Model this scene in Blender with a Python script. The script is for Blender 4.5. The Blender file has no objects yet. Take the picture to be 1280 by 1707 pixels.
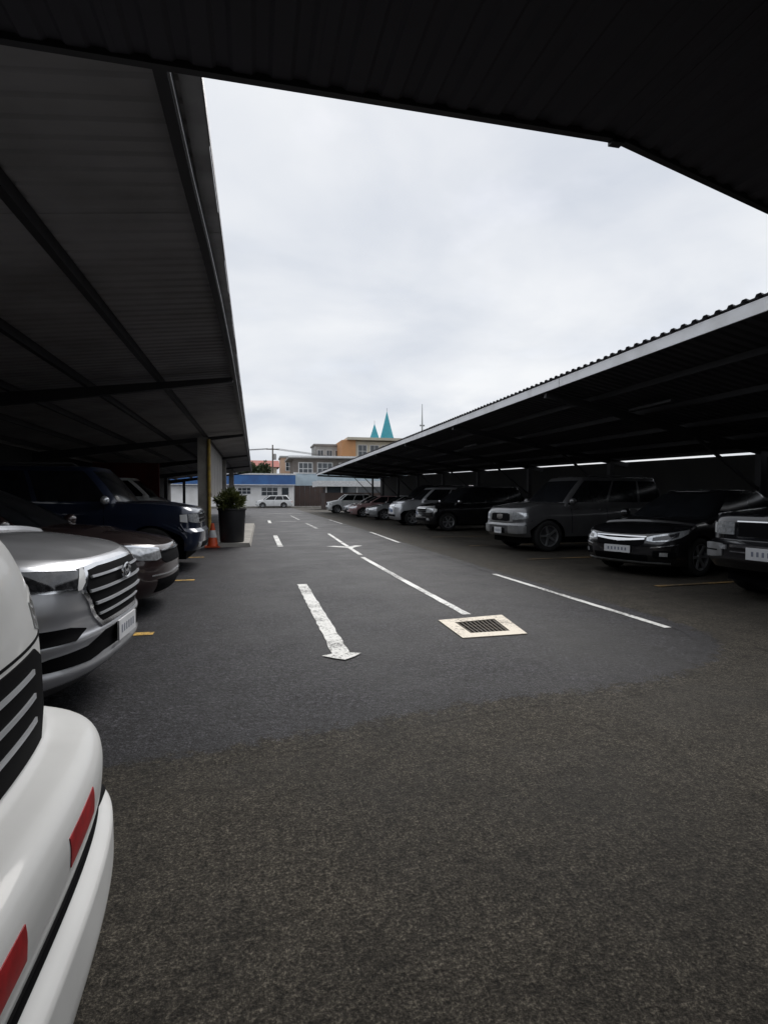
import bpy, bmesh, math, random
import numpy as np
from mathutils import Vector, Matrix
random.seed(7)
R = math.radians
S = bpy.context.scene
COL = S.collection

# ------------------------------------------------------------------ camera
cam = bpy.data.cameras.new('camera'); co = bpy.data.objects.new('camera', cam); COL.objects.link(co)
cam.sensor_fit = 'VERTICAL'; cam.sensor_height = 36.0; cam.lens = 36.0 * 930.0 / 1707.0
cam.clip_start = 0.05; cam.clip_end = 6000
YAW, PITCH = R(12.96), R(1.447)
fw = Vector((math.sin(YAW) * math.cos(PITCH), math.cos(YAW) * math.cos(PITCH), -math.sin(PITCH)))
co.location = (0, 0, 1.3)
co.rotation_euler = fw.to_track_quat('-Z', 'Y').to_euler()
S.camera = co

# ------------------------------------------------------------------ sky
SUN_EL, SUN_AZ = R(50), R(25)
w = bpy.data.worlds.new('World'); S.world = w; w.use_nodes = True
nt = w.node_tree; nt.nodes.clear()
def N(t, **k):
    n = nt.nodes.new(t)
    for a, b in k.items(): setattr(n, a, b)
    return n
sky = N('ShaderNodeTexSky', sky_type='NISHITA'); sky.sun_disc = False
sky.sun_elevation = SUN_EL; sky.sun_rotation = SUN_AZ; sky.air_density = 1.0; sky.dust_density = 2.5
tc = N('ShaderNodeTexCoord'); sep = N('ShaderNodeSeparateXYZ'); nt.links.new(tc.outputs['Generated'], sep.inputs[0])
# a flat cloud deck: project the direction on a plane overhead, so clouds flatten towards the horizon
mx = N('ShaderNodeMath', operation='MAXIMUM'); mx.inputs[1].default_value = 0.0; nt.links.new(sep.outputs['Z'], mx.inputs[0])
ad = N('ShaderNodeMath', operation='ADD'); ad.inputs[1].default_value = 0.22; nt.links.new(mx.outputs[0], ad.inputs[0])
dx = N('ShaderNodeMath', operation='DIVIDE'); nt.links.new(sep.outputs['X'], dx.inputs[0]); nt.links.new(ad.outputs[0], dx.inputs[1])
dy = N('ShaderNodeMath', operation='DIVIDE'); nt.links.new(sep.outputs['Y'], dy.inputs[0]); nt.links.new(ad.outputs[0], dy.inputs[1])
cmb = N('ShaderNodeCombineXYZ'); nt.links.new(dx.outputs[0], cmb.inputs[0]); nt.links.new(dy.outputs[0], cmb.inputs[1])
n1 = N('ShaderNodeTexNoise'); n1.inputs['Scale'].default_value = 1.5; n1.inputs['Detail'].default_value = 6; n1.inputs['Roughness'].default_value = 0.5; n1.inputs['Distortion'].default_value = 0.3
nt.links.new(cmb.outputs[0], n1.inputs['Vector'])
cr = N('ShaderNodeValToRGB'); e = cr.color_ramp.elements
e[0].position = 0.31; e[0].color = (4.0, 4.28, 4.78, 1)
e[1].position = 0.68; e[1].color = (5.75, 5.85, 6.0, 1)
nt.links.new(n1.outputs['Fac'], cr.inputs[0])
n2 = N('ShaderNodeTexNoise'); n2.inputs['Scale'].default_value = 2.6; n2.inputs['Detail'].default_value = 5
nt.links.new(cmb.outputs[0], n2.inputs['Vector'])
mr = N('ShaderNodeMapRange'); mr.inputs['From Min'].default_value = 0.56; mr.inputs['From Max'].default_value = 0.72; mr.inputs['To Min'].default_value = 0.97; mr.inputs['To Max'].default_value = 0.88
nt.links.new(n2.outputs['Fac'], mr.inputs[0])
mix = N('ShaderNodeMix', data_type='RGBA'); nt.links.new(mr.outputs[0], mix.inputs['Factor'])
nt.links.new(sky.outputs[0], mix.inputs['A']); nt.links.new(cr.outputs[0], mix.inputs['B'])
bg = N('ShaderNodeBackground'); bg.inputs['Strength'].default_value = 0.0765
nt.links.new(mix.outputs['Result'], bg.inputs[0])
wo = N('ShaderNodeOutputWorld'); nt.links.new(bg.outputs[0], wo.inputs[0])

# ------------------------------------------------------------------ sun behind the cloud
sl = bpy.data.lights.new('sun', 'SUN'); sl.energy = 1.5; sl.angle = R(40); sl.color = (1, 0.97, 0.93)
so = bpy.data.objects.new('sun', sl); COL.objects.link(so)
sd = Vector((math.sin(SUN_AZ) * math.cos(SUN_EL), math.cos(SUN_AZ) * math.cos(SUN_EL), math.sin(SUN_EL)))
so.rotation_euler = sd.to_track_quat('Z', 'Y').to_euler(); so.location = (0, 0, 60)

S.view_settings.view_transform = 'Standard'; S.view_settings.look = 'None'
S.view_settings.exposure = 1.05; S.view_settings.gamma = 1.0; S.view_settings.use_curve_mapping = False

# ------------------------------------------------------------------ materials
MATS = {}
def mat(name, col, rough=0.6, metal=0.0, coat=0.0, var=0.12, vscale=6.0, col2=None, bump=0.0, bscale=60.0, spec=0.5, emit=None, cmin=0.35, cmax=0.65, detail=5, stretch=None):
    if name in MATS: return MATS[name]
    m = bpy.data.materials.new(name); m.use_nodes = True; t = m.node_tree
    b = t.nodes['Principled BSDF']
    b.inputs['Roughness'].default_value = rough; b.inputs['Metallic'].default_value = metal
    b.inputs['Coat Weight'].default_value = coat; b.inputs['Coat Roughness'].default_value = 0.06
    b.inputs['Specular IOR Level'].default_value = spec
    tcn = t.nodes.new('ShaderNodeTexCoord'); vec = tcn.outputs['Object']
    if stretch:
        mp = t.nodes.new('ShaderNodeMapping'); mp.inputs['Scale'].default_value = stretch
        t.links.new(vec, mp.inputs[0]); vec = mp.outputs[0]
    nz = t.nodes.new('ShaderNodeTexNoise'); nz.inputs['Scale'].default_value = vscale; nz.inputs['Detail'].default_value = detail
    t.links.new(vec, nz.inputs['Vector'])
    rp = t.nodes.new('ShaderNodeValToRGB'); el = rp.color_ramp.elements
    c2 = col2 if col2 else tuple(c * (1 - var) for c in col); c1 = col if col2 else tuple(min(1, c * (1 + var)) for c in col)
    el[0].position = cmin; el[0].color = (*c2, 1); el[1].position = cmax; el[1].color = (*c1, 1)
    t.links.new(nz.outputs['Fac'], rp.inputs[0]); t.links.new(rp.outputs[0], b.inputs['Base Color'])
    r2 = t.nodes.new('ShaderNodeMapRange'); r2.inputs['To Min'].default_value = max(0.02, rough * 0.8); r2.inputs['To Max'].default_value = min(1, rough * 1.25)
    t.links.new(nz.outputs['Fac'], r2.inputs[0]); t.links.new(r2.outputs[0], b.inputs['Roughness'])
    if bump > 0:
        nb = t.nodes.new('ShaderNodeTexNoise'); nb.inputs['Scale'].default_value = bscale; nb.inputs['Detail'].default_value = 4
        t.links.new(vec, nb.inputs['Vector'])
        bp = t.nodes.new('ShaderNodeBump'); bp.inputs['Strength'].default_value = bump; bp.inputs['Distance'].default_value = 0.01
        t.links.new(nb.outputs['Fac'], bp.inputs['Height']); t.links.new(bp.outputs[0], b.inputs['Normal'])
    MATS[name] = m
    return m

def asphalt(name, dark, light, rough_lo, rough_hi, spec=0.3, stain=0.55, other=None, coarse=(.62,1.45)):
    """dark binder with paler worn stones at several sizes, oil stains, optional blend to a second asphalt along a fading edge"""
    m = bpy.data.materials.new(name); m.use_nodes = True; t = m.node_tree; b = t.nodes['Principled BSDF']
    L = t.links.new
    O = t.nodes.new('ShaderNodeTexCoord').outputs['Object']
    def noise(sc, det, ro=0.6):
        n = t.nodes.new('ShaderNodeTexNoise'); n.inputs['Scale'].default_value = sc; n.inputs['Detail'].default_value = det; n.inputs['Roughness'].default_value = ro
        L(O, n.inputs['Vector']); return n.outputs['Fac']
    def mapr(x, a0, a1, b0, b1):
        n = t.nodes.new('ShaderNodeMapRange'); L(x, n.inputs[0])
        for k, v in zip(('From Min','From Max','To Min','To Max'), (a0,a1,b0,b1)): n.inputs[k].default_value = v
        return n.outputs[0]
    def op(o, x, y):
        n = t.nodes.new('ShaderNodeMath'); n.operation = o
        for k, v in enumerate((x, y)):
            if isinstance(v, float): n.inputs[k].default_value = v
            else: L(v, n.inputs[k])
        return n.outputs[0]
    g1 = noise(92, 4, 0.85); g2 = noise(30, 2, 0.5); g3 = noise(5.0, 4, 0.6); big = noise(0.8, 8, 0.65)
    grain = op('MULTIPLY', mapr(g1, .38, .62, 0.30, 1.8), mapr(g2, .33, .67, *coarse))
    patch = op('MULTIPLY', mapr(g3, .3, .7, 0.76, 1.24), mapr(big, .3, .7, 0.62, 1.4))
    st = mapr(noise(1.7, 5, 0.7), .60, .70, 1.0, stain)
    k = op('MULTIPLY', op('MULTIPLY', grain, patch), st)
    def colour(d, l):
        c = t.nodes.new('ShaderNodeMix'); c.data_type = 'RGBA'; L(mapr(g1, .52, .70, 0.0, 1.0), c.inputs['Factor'])
        c.inputs['A'].default_value = (*d, 1); c.inputs['B'].default_value = (*l, 1); return c.outputs['Result']
    c = colour(dark, light)
    if other:
        at = t.nodes.new('ShaderNodeAttribute'); at.attribute_name = 'fade'
        f = mapr(op('ADD', at.outputs['Fac'], mapr(op('ADD', noise(9, 6, .75), mapr(g1, .3, .7, -.12, .12)), .25, .75, -.5, .5)), .46, .54, 0.0, 1.0)
        mm = t.nodes.new('ShaderNodeMix'); mm.data_type = 'RGBA'; L(f, mm.inputs['Factor']); L(colour(*other), mm.inputs['A']); L(c, mm.inputs['B']); c = mm.outputs['Result']
    vm = t.nodes.new('ShaderNodeVectorMath'); vm.operation = 'SCALE'; L(c, vm.inputs[0]); L(k, vm.inputs['Scale'])
    L(vm.outputs[0], b.inputs['Base Color'])
    b.inputs['Specular IOR Level'].default_value = spec
    ro = mapr(big, .35, .65, rough_lo, rough_hi)
    if other:
        ro2 = mapr(big, .35, .65, 0.62, 0.85); ro = op('ADD', op('MULTIPLY', ro, f), op('MULTIPLY', ro2, op('SUBTRACT', 1.0, f)))
        L(mapr(f, 0.0, 1.0, 0.14, spec), b.inputs['Specular IOR Level'])
    L(ro, b.inputs['Roughness'])
    bp = t.nodes.new('ShaderNodeBump'); bp.inputs['Strength'].default_value = 0.9; bp.inputs['Distance'].default_value = 0.007
    L(op('ADD', g1, op('MULTIPLY', g2, 0.6)), bp.inputs['Height']); L(bp.outputs[0], b.inputs['Normal'])
    MATS[name] = m
    return m

def painted(name, col, under, wear):
    m = bpy.data.materials.new(name); m.use_nodes = True; t = m.node_tree; b = t.nodes['Principled BSDF']; L = t.links.new
    tcn = t.nodes.new('ShaderNodeTexCoord'); O = tcn.outputs['Object']
    a = t.nodes.new('ShaderNodeTexNoise'); a.inputs['Scale'].default_value = 38; a.inputs['Detail'].default_value = 5; a.inputs['Roughness'].default_value = 0.75; L(O, a.inputs['Vector'])
    g = t.nodes.new('ShaderNodeTexNoise'); g.inputs['Scale'].default_value = 1.6; g.inputs['Detail'].default_value = 3; L(O, g.inputs['Vector'])
    s = t.nodes.new('ShaderNodeMath'); s.operation = 'MULTIPLY_ADD'; s.inputs[1].default_value = 0.6; L(g.outputs['Fac'], s.inputs[0]); L(a.outputs['Fac'], s.inputs[2])
    r = t.nodes.new('ShaderNodeMapRange'); r.inputs['From Min'].default_value = wear; r.inputs['From Max'].default_value = wear + 0.16; L(s.outputs[0], r.inputs[0])
    c = t.nodes.new('ShaderNodeMix'); c.data_type = 'RGBA'; L(r.outputs[0], c.inputs['Factor']); c.inputs['A'].default_value = (*under, 1); c.inputs['B'].default_value = (*col, 1)
    L(c.outputs['Result'], b.inputs['Base Color']); b.inputs['Roughness'].default_value = 0.65
    bp = t.nodes.new('ShaderNodeBump'); bp.inputs['Strength'].default_value = 0.5; bp.inputs['Distance'].default_value = 0.004
    f = t.nodes.new('ShaderNodeTexNoise'); f.inputs['Scale'].default_value = 90; L(O, f.inputs['Vector']); L(f.outputs['Fac'], bp.inputs['Height']); L(bp.outputs[0], b.inputs['Normal'])
    MATS[name] = m
    return m

OLD = ((0.0345, 0.0308, 0.0255), (0.086, 0.077, 0.063)); NEW = ((0.0165, 0.0162, 0.0190), (0.062, 0.061, 0.068))
asphalt('asphalt_old', *OLD, 0.62, 0.85, spec=0.14)
asphalt('asphalt_new', *NEW, 0.46, 0.66, spec=0.17, stain=0.62, coarse=(.5,1.7))
asphalt('asphalt_edge', *NEW, 0.46, 0.66, spec=0.17, stain=0.62, other=OLD)
painted('paint_white', (0.74, 0.74, 0.72), (0.04, 0.04, 0.04), 0.655)
painted('paint_yellow_faded', (0.34, 0.21, 0.07), (0.06, 0.052, 0.042), 0.76)
painted('paint_faded', (0.45, 0.45, 0.44), (0.045, 0.045, 0.045), 0.72)
painted('paint_yellow', (0.74, 0.45, 0.09), (0.05, 0.045, 0.04), 0.62)
painted('paint_cream', (0.74, 0.67, 0.56), (0.14, 0.115, 0.09), 0.63)
mat('sheet', (0.33, 0.32, 0.322), 0.6, 0.1, col2=(0.23, 0.222, 0.22), vscale=1.3, bump=0.1, bscale=20)
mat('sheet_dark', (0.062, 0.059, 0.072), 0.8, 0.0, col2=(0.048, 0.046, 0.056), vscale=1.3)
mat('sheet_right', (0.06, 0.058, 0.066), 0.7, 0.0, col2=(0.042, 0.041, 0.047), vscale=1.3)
mat('steel_dark', (0.030, 0.029, 0.032), 0.55, 0.2, vscale=8)
mat('fascia_white', (0.88, 0.885, 0.90), 0.45, 0.0, col2=(0.70, 0.70, 0.70), vscale=2.2, cmin=0.25, cmax=0.55)
mat('gutter_grey', (0.42, 0.42, 0.43), 0.5, 0.1, col2=(0.25,0.25,0.25), vscale=3)
mat('concrete', (0.36, 0.34, 0.31), 0.85, col2=(0.22, 0.21, 0.19), vscale=2.5, bump=0.3, bscale=40)
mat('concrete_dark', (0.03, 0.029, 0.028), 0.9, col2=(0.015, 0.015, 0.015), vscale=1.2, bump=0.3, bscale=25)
mat('wall_white', (0.90, 0.89, 0.88), 0.8, col2=(0.70, 0.69, 0.66), vscale=0.8, cmin=0.2, cmax=0.6)
mat('wall_red', (0.20, 0.030, 0.028), 0.8, col2=(0.12, 0.02, 0.02), vscale=1.2)
mat('yellow_pipe', (0.50, 0.34, 0.05), 0.5, col2=(0.30, 0.20, 0.05), vscale=6)
mat('panel_sheet', (0.44, 0.42, 0.40), 0.7, col2=(0.22, 0.21, 0.20), vscale=2.2, stretch=(6, 6, 0.6))
mat('pot_black', (0.022, 0.022, 0.024), 0.5, vscale=9)
mat('soil', (0.05, 0.035, 0.025), 0.95, vscale=20)
mat('leaf', (0.12, 0.13, 0.03), 0.5, col2=(0.055, 0.075, 0.015), vscale=9)
mat('leaf_far', (0.06, 0.09, 0.035), 0.6, col2=(0.03, 0.05, 0.02), vscale=1.2)
mat('bark', (0.10, 0.075, 0.05), 0.9, vscale=6)
mat('cone_orange', (0.75, 0.10, 0.025), 0.5, col2=(0.6, 0.08, 0.02), vscale=8)
mat('cone_white', (0.75, 0.75, 0.75), 0.5, vscale=8)
mat('grate_iron', (0.085, 0.068, 0.05), 0.8, 0.1, col2=(0.04, 0.033, 0.026), vscale=12)
mat('pit', (0.012, 0.012, 0.012), 0.95)
# car materials
def paint(name, col, metal=0.0, rough=0.32, dust=0.10):
    return mat(name, col, rough, metal, 1.0, var=dust, vscale=3.0, detail=8)
mat('car_white', (0.79, 0.80, 0.80), 0.5, 0.0, 0.35, var=0.06, vscale=3.0, detail=8)
paint('car_silver', (0.60, 0.61, 0.64), 0.6, 0.33)
mat('bar_silver', (0.62, 0.64, 0.68), 0.3, 0.35, var=0.05)
paint('car_maroon', (0.030, 0.014, 0.014), 0.3)
paint('car_blue', (0.010, 0.018, 0.045), 0.3)
paint('car_black', (0.010, 0.010, 0.012), 0.2, 0.25)
paint('car_grey', (0.13, 0.13, 0.135), 0.5)
paint('car_pale', (0.40, 0.41, 0.42), 0.5)
paint('car_red', (0.42, 0.27, 0.27), 0.2)
mat('chrome', (0.80, 0.81, 0.83), 0.16, 1.0, var=0.06)
mat('trim_black', (0.005, 0.005, 0.006), 0.7, var=0.2, spec=0.06)
mat('trim_grey', (0.055, 0.055, 0.058), 0.6, var=0.2)
mat('glass_dark', (0.010, 0.011, 0.013), 0.14, 0.0, 0.0, var=0.2, spec=0.35)
mat('lens_clear', (0.62, 0.64, 0.66), 0.12, 0.55, 1.0, var=0.25, vscale=28)
mat('lens_dark', (0.035, 0.036, 0.04), 0.10, 0.2, 1.0, var=0.5, vscale=30)
mat('lens_white', (0.85, 0.86, 0.86), 0.15, 0.0, 1.0, var=0.05)
mat('lens_amber', (0.55, 0.20, 0.03), 0.2, 0.0, 1.0)
mat('tape_red', (0.42, 0.014, 0.020), 0.35, var=0.2, vscale=40)
mat('plate_white', (0.72, 0.73, 0.75), 0.45, var=0.06)
mat('plate_ink', (0.22, 0.24, 0.30), 0.5)
mat('rubber', (0.016, 0.016, 0.016), 0.85, var=0.2, vscale=14)
mat('alloy', (0.42, 0.43, 0.44), 0.35, 0.8, var=0.15)
# far buildings
mat('blue_paint', (0.055, 0.17, 0.42), 0.55, col2=(0.04, 0.11, 0.30), vscale=0.7)
mat('gate_brown', (0.075, 0.048, 0.040), 0.7, col2=(0.05, 0.033, 0.028), vscale=1)
mat('wall_pale_blue', (0.50, 0.60, 0.66), 0.8, vscale=0.8)
mat('wall_umber', (0.22, 0.19, 0.17), 0.85, col2=(0.15, 0.13, 0.115), vscale=0.6)
mat('wall_orange', (0.70, 0.36, 0.17), 0.85, col2=(0.58, 0.31, 0.15), vscale=0.3)
mat('wall_cream', (0.62, 0.57, 0.46), 0.85, vscale=0.3)
mat('wall_peach', (0.62, 0.42, 0.30), 0.85, vscale=0.3)
mat('wall_grey', (0.42, 0.43, 0.42), 0.85, vscale=0.3)
mat('slab_grey', (0.34, 0.33, 0.32), 0.85, vscale=0.4)
mat('roof_red', (0.30, 0.085, 0.065), 0.8, vscale=0.8)
mat('teal_metal', (0.08, 0.46, 0.54), 0.5, 0.0, col2=(0.055, 0.36, 0.43), vscale=0.4)
mat('glass_far', (0.05, 0.06, 0.07), 0.1, spec=0.7)
mat('frame_white', (0.7, 0.7, 0.7), 0.6)
mat('wood_pole', (0.14, 0.12, 0.10), 0.85)

# ------------------------------------------------------------------ mesh helpers
def link(o, parent=None):
    COL.objects.link(o)
    if parent is not None: o.parent = parent
    return o
def mk(name, verts, faces, m, parent=None, smooth=False, ang=35):
    me = bpy.data.meshes.new(name)
    me.from_pydata([tuple(v) for v in verts], [], faces); me.update()
    bm = bmesh.new(); bm.from_mesh(me); bmesh.ops.recalc_face_normals(bm, faces=bm.faces); bm.to_mesh(me); bm.free()
    me.materials.append(MATS[m])
    if smooth:
        me.shade_smooth(); me.set_sharp_from_angle(angle=R(ang))
    return link(bpy.data.objects.new(name, me), parent)
class MB:
    def __init__(s): s.v = []; s.f = []
    def add(s, vs, fs):
        o = len(s.v); s.v += [tuple(v) for v in vs]; s.f += [[i + o for i in f] for f in fs]; return s
    def box(s, x0, x1, y0, y1, z0, z1):
        return s.add([(x0,y0,z0),(x1,y0,z0),(x1,y1,z0),(x0,y1,z0),(x0,y0,z1),(x1,y0,z1),(x1,y1,z1),(x0,y1,z1)],
                     [(0,3,2,1),(4,5,6,7),(0,1,5,4),(1,2,6,5),(2,3,7,6),(3,0,4,7)])
    def bar(s, a, b, w, h, up=(0,0,1)):
        a = Vector(a); b = Vector(b); d = (b - a).normalized(); u = Vector(up); sd_ = d.cross(u)
        if sd_.length < 1e-4: sd_ = d.cross(Vector((1, 0, 0)))
        sd_.normalize(); u = sd_.cross(d).normalized()
        vs = []
        for p in (a, b):
            for i, j in ((-1,-1),(1,-1),(1,1),(-1,1)): vs.append(p + sd_ * (w * .5 * i) + u * (h * .5 * j))
        return s.add(vs, [(0,1,2,3),(7,6,5,4),(0,4,5,1),(1,5,6,2),(2,6,7,3),(3,7,4,0)])
    def tube(s, pts, rad, n=8):
        rings = []
        for i, p in enumerate(pts):
            p = Vector(p); a = Vector(pts[max(0, i-1)]); b = Vector(pts[min(len(pts)-1, i+1)]); d = (b - a).normalized()
            t = d.cross(Vector((0,0,1)));
            if t.length < 1e-3: t = d.cross(Vector((1,0,0)))
            t.normalize(); u = t.cross(d); r = rad[i] if isinstance(rad, (list, tuple)) else rad
            rings.append([p + (t * math.cos(2*math.pi*k/n) + u * math.sin(2*math.pi*k/n)) * r for k in range(n)])
        vs = [v for rg in rings for v in rg]; fs = []
        for i in range(len(pts)-1):
            for k in range(n): fs.append((i*n+k, i*n+(k+1)%n, (i+1)*n+(k+1)%n, (i+1)*n+k))
        fs.append(tuple(range(n))); fs.append(tuple(range((len(pts)-1)*n, len(pts)*n)))
        return s.add(vs, fs)
    def lathe(s, prof, n=24, axis='z', c=(0,0,0)):
        vs = []; fs = []; m = len(prof)
        for k in range(n):
            a = 2*math.pi*k/n
            for r, h in prof:
                p = (r*math.cos(a), r*math.sin(a), h) if axis == 'z' else (r*math.cos(a), h, r*math.sin(a))
                vs.append((p[0]+c[0], p[1]+c[1], p[2]+c[2]))
        for k in range(n):
            for i in range(m-1): fs.append((k*m+i, ((k+1)%n)*m+i, ((k+1)%n)*m+i+1, k*m+i+1))
        return s.add(vs, fs)
    def build(s, name, m, parent=None, smooth=False, ang=35): return mk(name, s.v, s.f, m, parent, smooth, ang)
def box(name, x0, x1, y0, y1, z0, z1, m, parent=None): return MB().box(x0,x1,y0,y1,z0,z1).build(name, m, parent)
def empty(name, loc=(0,0,0), rz=0):
    o = bpy.data.objects.new(name, None); o.location = loc; o.rotation_euler = (0,0,rz); o.empty_display_size = 0.2
    return link(o)
def tag(o, label=None, cat=None, group=None, kind=None):
    if label: o['label'] = label
    if cat: o['category'] = cat
    if group: o['group'] = group
    if kind: o['kind'] = kind
    return o
def fill_poly(name, outer, holes, z, m, parent=None):
    bm = bmesh.new()
    for loop in [outer] + holes:
        vs = [bm.verts.new((x, y, z)) for x, y in loop]
        for i in range(len(vs)): bm.edges.new((vs[i], vs[(i+1) % len(vs)]))
    bmesh.ops.triangle_fill(bm, use_beauty=True, use_dissolve=False, edges=bm.edges[:])
    for f in bm.faces:
        f.normal_update()
        if f.normal.z < 0: f.normal_flip()
    me = bpy.data.meshes.new(name); bm.to_mesh(me); bm.free(); me.materials.append(MATS[m])
    return link(bpy.data.objects.new(name, me), parent)

# ------------------------------------------------------------------ ground
DR = [(1.985, 4.955), (2.39, 4.96), (2.465, 5.49), (2.00, 5.42)]          # drain opening
ground = fill_poly('ground', [(-1500,-300),(1500,-300),(1500,3000),(-1500,3000)], [DR], 0.0, 'asphalt_old'); tag(ground, kind='structure')
rnd = random.Random(3)
def ragged(pts, step, amp):
    out = []
    for (a, b) in zip(pts[:-1], pts[1:]):
        a = Vector(a); b = Vector(b); n = max(1, int((b-a).length/step)); nrm = Vector((-(b-a).y, (b-a).x)).normalized()
        for i in range(n): out.append(tuple(a.lerp(b, i/n) + nrm * rnd.uniform(-amp, amp)))
    out.append(pts[-1]); return out
near_edge = ragged([(-7,2.85),(-2,2.88),(-0.67,2.88),(0.0,3.0),(0.65,3.13),(1.39,3.30),(1.85,3.31),(2.27,3.32),(3.0,3.48),(3.58,3.74),(3.95,4.05),(4.25,4.5)], 0.03, 0.012)
right_edge = ragged([(4.25,4.5),(4.22,6),(4.12,9),(4.15,15),(4.3,22),(4.4,40),(4.6,72)], 0.12, 0.022)
lane = fill_poly('asphalt_lane', near_edge + right_edge[1:] + [(-7, 72)], [DR], 0.006, 'asphalt_new'); tag(lane, kind='structure')
# worn joint: the thin new layer feathers out over the old one
def smooth_line(pts, step):
    out = []
    for (a, b) in zip(pts[:-1], pts[1:]):
        a = Vector(a); b = Vector(b); n = max(1, int((b-a).length/step)); out += [a.lerp(b, i/n) for i in range(n)]
    return out + [Vector(pts[-1])]
JOINT = smooth_line([(-4,2.78),(-2,2.80),(-0.67,2.88),(0.0,3.0),(0.65,3.13),(1.39,3.30),(1.85,3.31),(2.27,3.32),(3.0,3.48),(3.58,3.74),(3.95,4.05),(4.18,4.45),(4.24,4.9),(4.22,6),(4.12,9),(4.15,15),(4.3,22)], 0.06)
for _ in range(6): JOINT = [JOINT[0]] + [(JOINT[k-1]+JOINT[k]*2+JOINT[k+1])/4 for k in range(1, len(JOINT)-1)] + [JOINT[-1]]
vs = []; fd = []; rows_ = ((-.19,.0095,1.05),(-.09,.0092,.8),(0,.0088,.5),(.08,.0045,.2),(.17,.0009,-.05))
for k, p in enumerate(JOINT):
    d = (JOINT[min(k+1,len(JOINT)-1)]-JOINT[max(0,k-1)]).normalized(); nn = Vector((d.y,-d.x))
    for o_, z_, f_ in rows_: q = p+nn*o_; vs.append((q.x,q.y,z_)); fd.append(f_)
fs = [(5*k+j,5*k+j+1,5*k+j+6,5*k+j+5) for k in range(len(JOINT)-1) for j in range(4)]
jo = mk('worn_joint',vs,fs,'asphalt_edge',lane); at_ = jo.data.attributes.new('fade','FLOAT','POINT'); at_.data.foreach_set('value', fd)
# far street in front of the blue building
street = box('street', -60, 60, 72.0, 77.4, -0.2, 0.012, 'asphalt_old'); tag(street, kind='structure')

ZL = 0.0125
def stripe(name, pts, wd, m, ragg=True):
    L_, R_ = [], []
    P_ = []
    for (a, b) in zip(pts[:-1], pts[1:]):
        a = Vector(a); b = Vector(b); n = max(1, int((b-a).length/0.12))
        for i in range(n): P_.append(a.lerp(b, i/n))
    P_.append(Vector(pts[-1]))
    for i, p in enumerate(P_):
        d = (P_[min(i+1, len(P_)-1)] - P_[max(0, i-1)]).normalized(); nn = Vector((-d.y, d.x))
        j = rnd.uniform(-1, 1) * wd * 0.05
        L_.append(p + nn * (wd/2 + j)); R_.append(p - nn * (wd/2 + rnd.uniform(-1,1)*wd*0.05))
    vs = [(p.x, p.y, ZL) for p in L_] + [(p.x, p.y, ZL) for p in R_]; n = len(P_)
    return mk(name, vs, [(i, i+1, n+i+1, n+i) for i in range(n-1)], m, lane)
# left lane arrow, pointing at the camera's end
n_ = 0
def arrow(x0, y0, x1, y1, wd, hw, hl, m):
    stripe('arrow_shaft', [(x0, y0), (x1, y1 + hl * 0.6)], wd, m)
    mk('arrow_head', [(x1, y1, ZL+.003), (x1+hw*.5, y1+hl*.35, ZL+.003), (x1+hw, y1+hl*.85, ZL+.003), (x1+hw*.42, y1+hl*1.05, ZL+.003), (x1-hw*.42, y1+hl*1.05, ZL+.003), (x1-hw, y1+hl*.80, ZL+.003), (x1-hw*.5, y1+hl*.35, ZL+.003)], [(0,1,2,3,4,5,6)], m, lane)
arrow(0.67, 8.37, 0.685, 4.36, 0.145, 0.165, 0.19, 'paint_white')
stripe('lane_line', [(0.655,19.5),(0.64,15.0)], 0.14, 'paint_white')
stripe('lane_line', [(0.74,32.5),(0.73,29.0)], 0.16, 'paint_white')
stripe('lane_line', [(2.27,5.78),(2.25,8.6),(2.26,11.9)], 0.095, 'paint_white')
stripe('lane_line', [(2.31,12.35),(2.42,16),(2.56,20.0)], 0.10, 'paint_white')
mk('arrow_head', [(1.83,14.75,ZL+.003),(2.2,14.3,ZL+.003),(2.36,13.95,ZL+.003),(2.5,14.3,ZL+.003),(2.80,14.75,ZL+.003),(2.62,14.85,ZL+.003),(2.36,14.55,ZL+.003),(2.05,14.85,ZL+.003)], [(0,1,2,3,4,5,6,7)], 'paint_white', lane)
stripe('lane_line', [(2.52,23.5),(2.50,28.5)], 0.13, 'paint_faded')
stripe('lane_line', [(2.5,33),(2.5,41)], 0.13, 'paint_faded')
stripe('lane_line', [(3.985,4.74),(3.955,6.8),(3.93,8.78)], 0.085, 'paint_white')
stripe('lane_line', [(4.03,15.5),(4.22,20.6)], 0.10, 'paint_white')
stripe('lane_line', [(4.2,27.5),(4.25,33)], 0.12, 'paint_faded')
stripe('stop_line', [(1.0,31.0),(2.2,31.0)], 0.35, 'paint_faded')
stripe('stop_line', [(0.8,47.0),(4.0,47.0)], 0.5, 'paint_faded')
for y, x0, x1, dy_ in ((5.64,-0.95,-5.4,0.0),(9.2,-0.94,-5.4,-0.25),(12.7,-1.1,-5.4,-0.2)):
    stripe('bay_line', [(x0,y),(x1,y+dy_)], 0.12, 'paint_yellow')
for y, x0, x1 in ((7.04,5.70,10.5),(10.73,5.55,10.5),(14.1,5.6,10.5),(17.5,5.6,10.5)):
    stripe('bay_line', [(x0,y),(x1,y+0.3)], 0.10, 'paint_yellow_faded')

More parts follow.
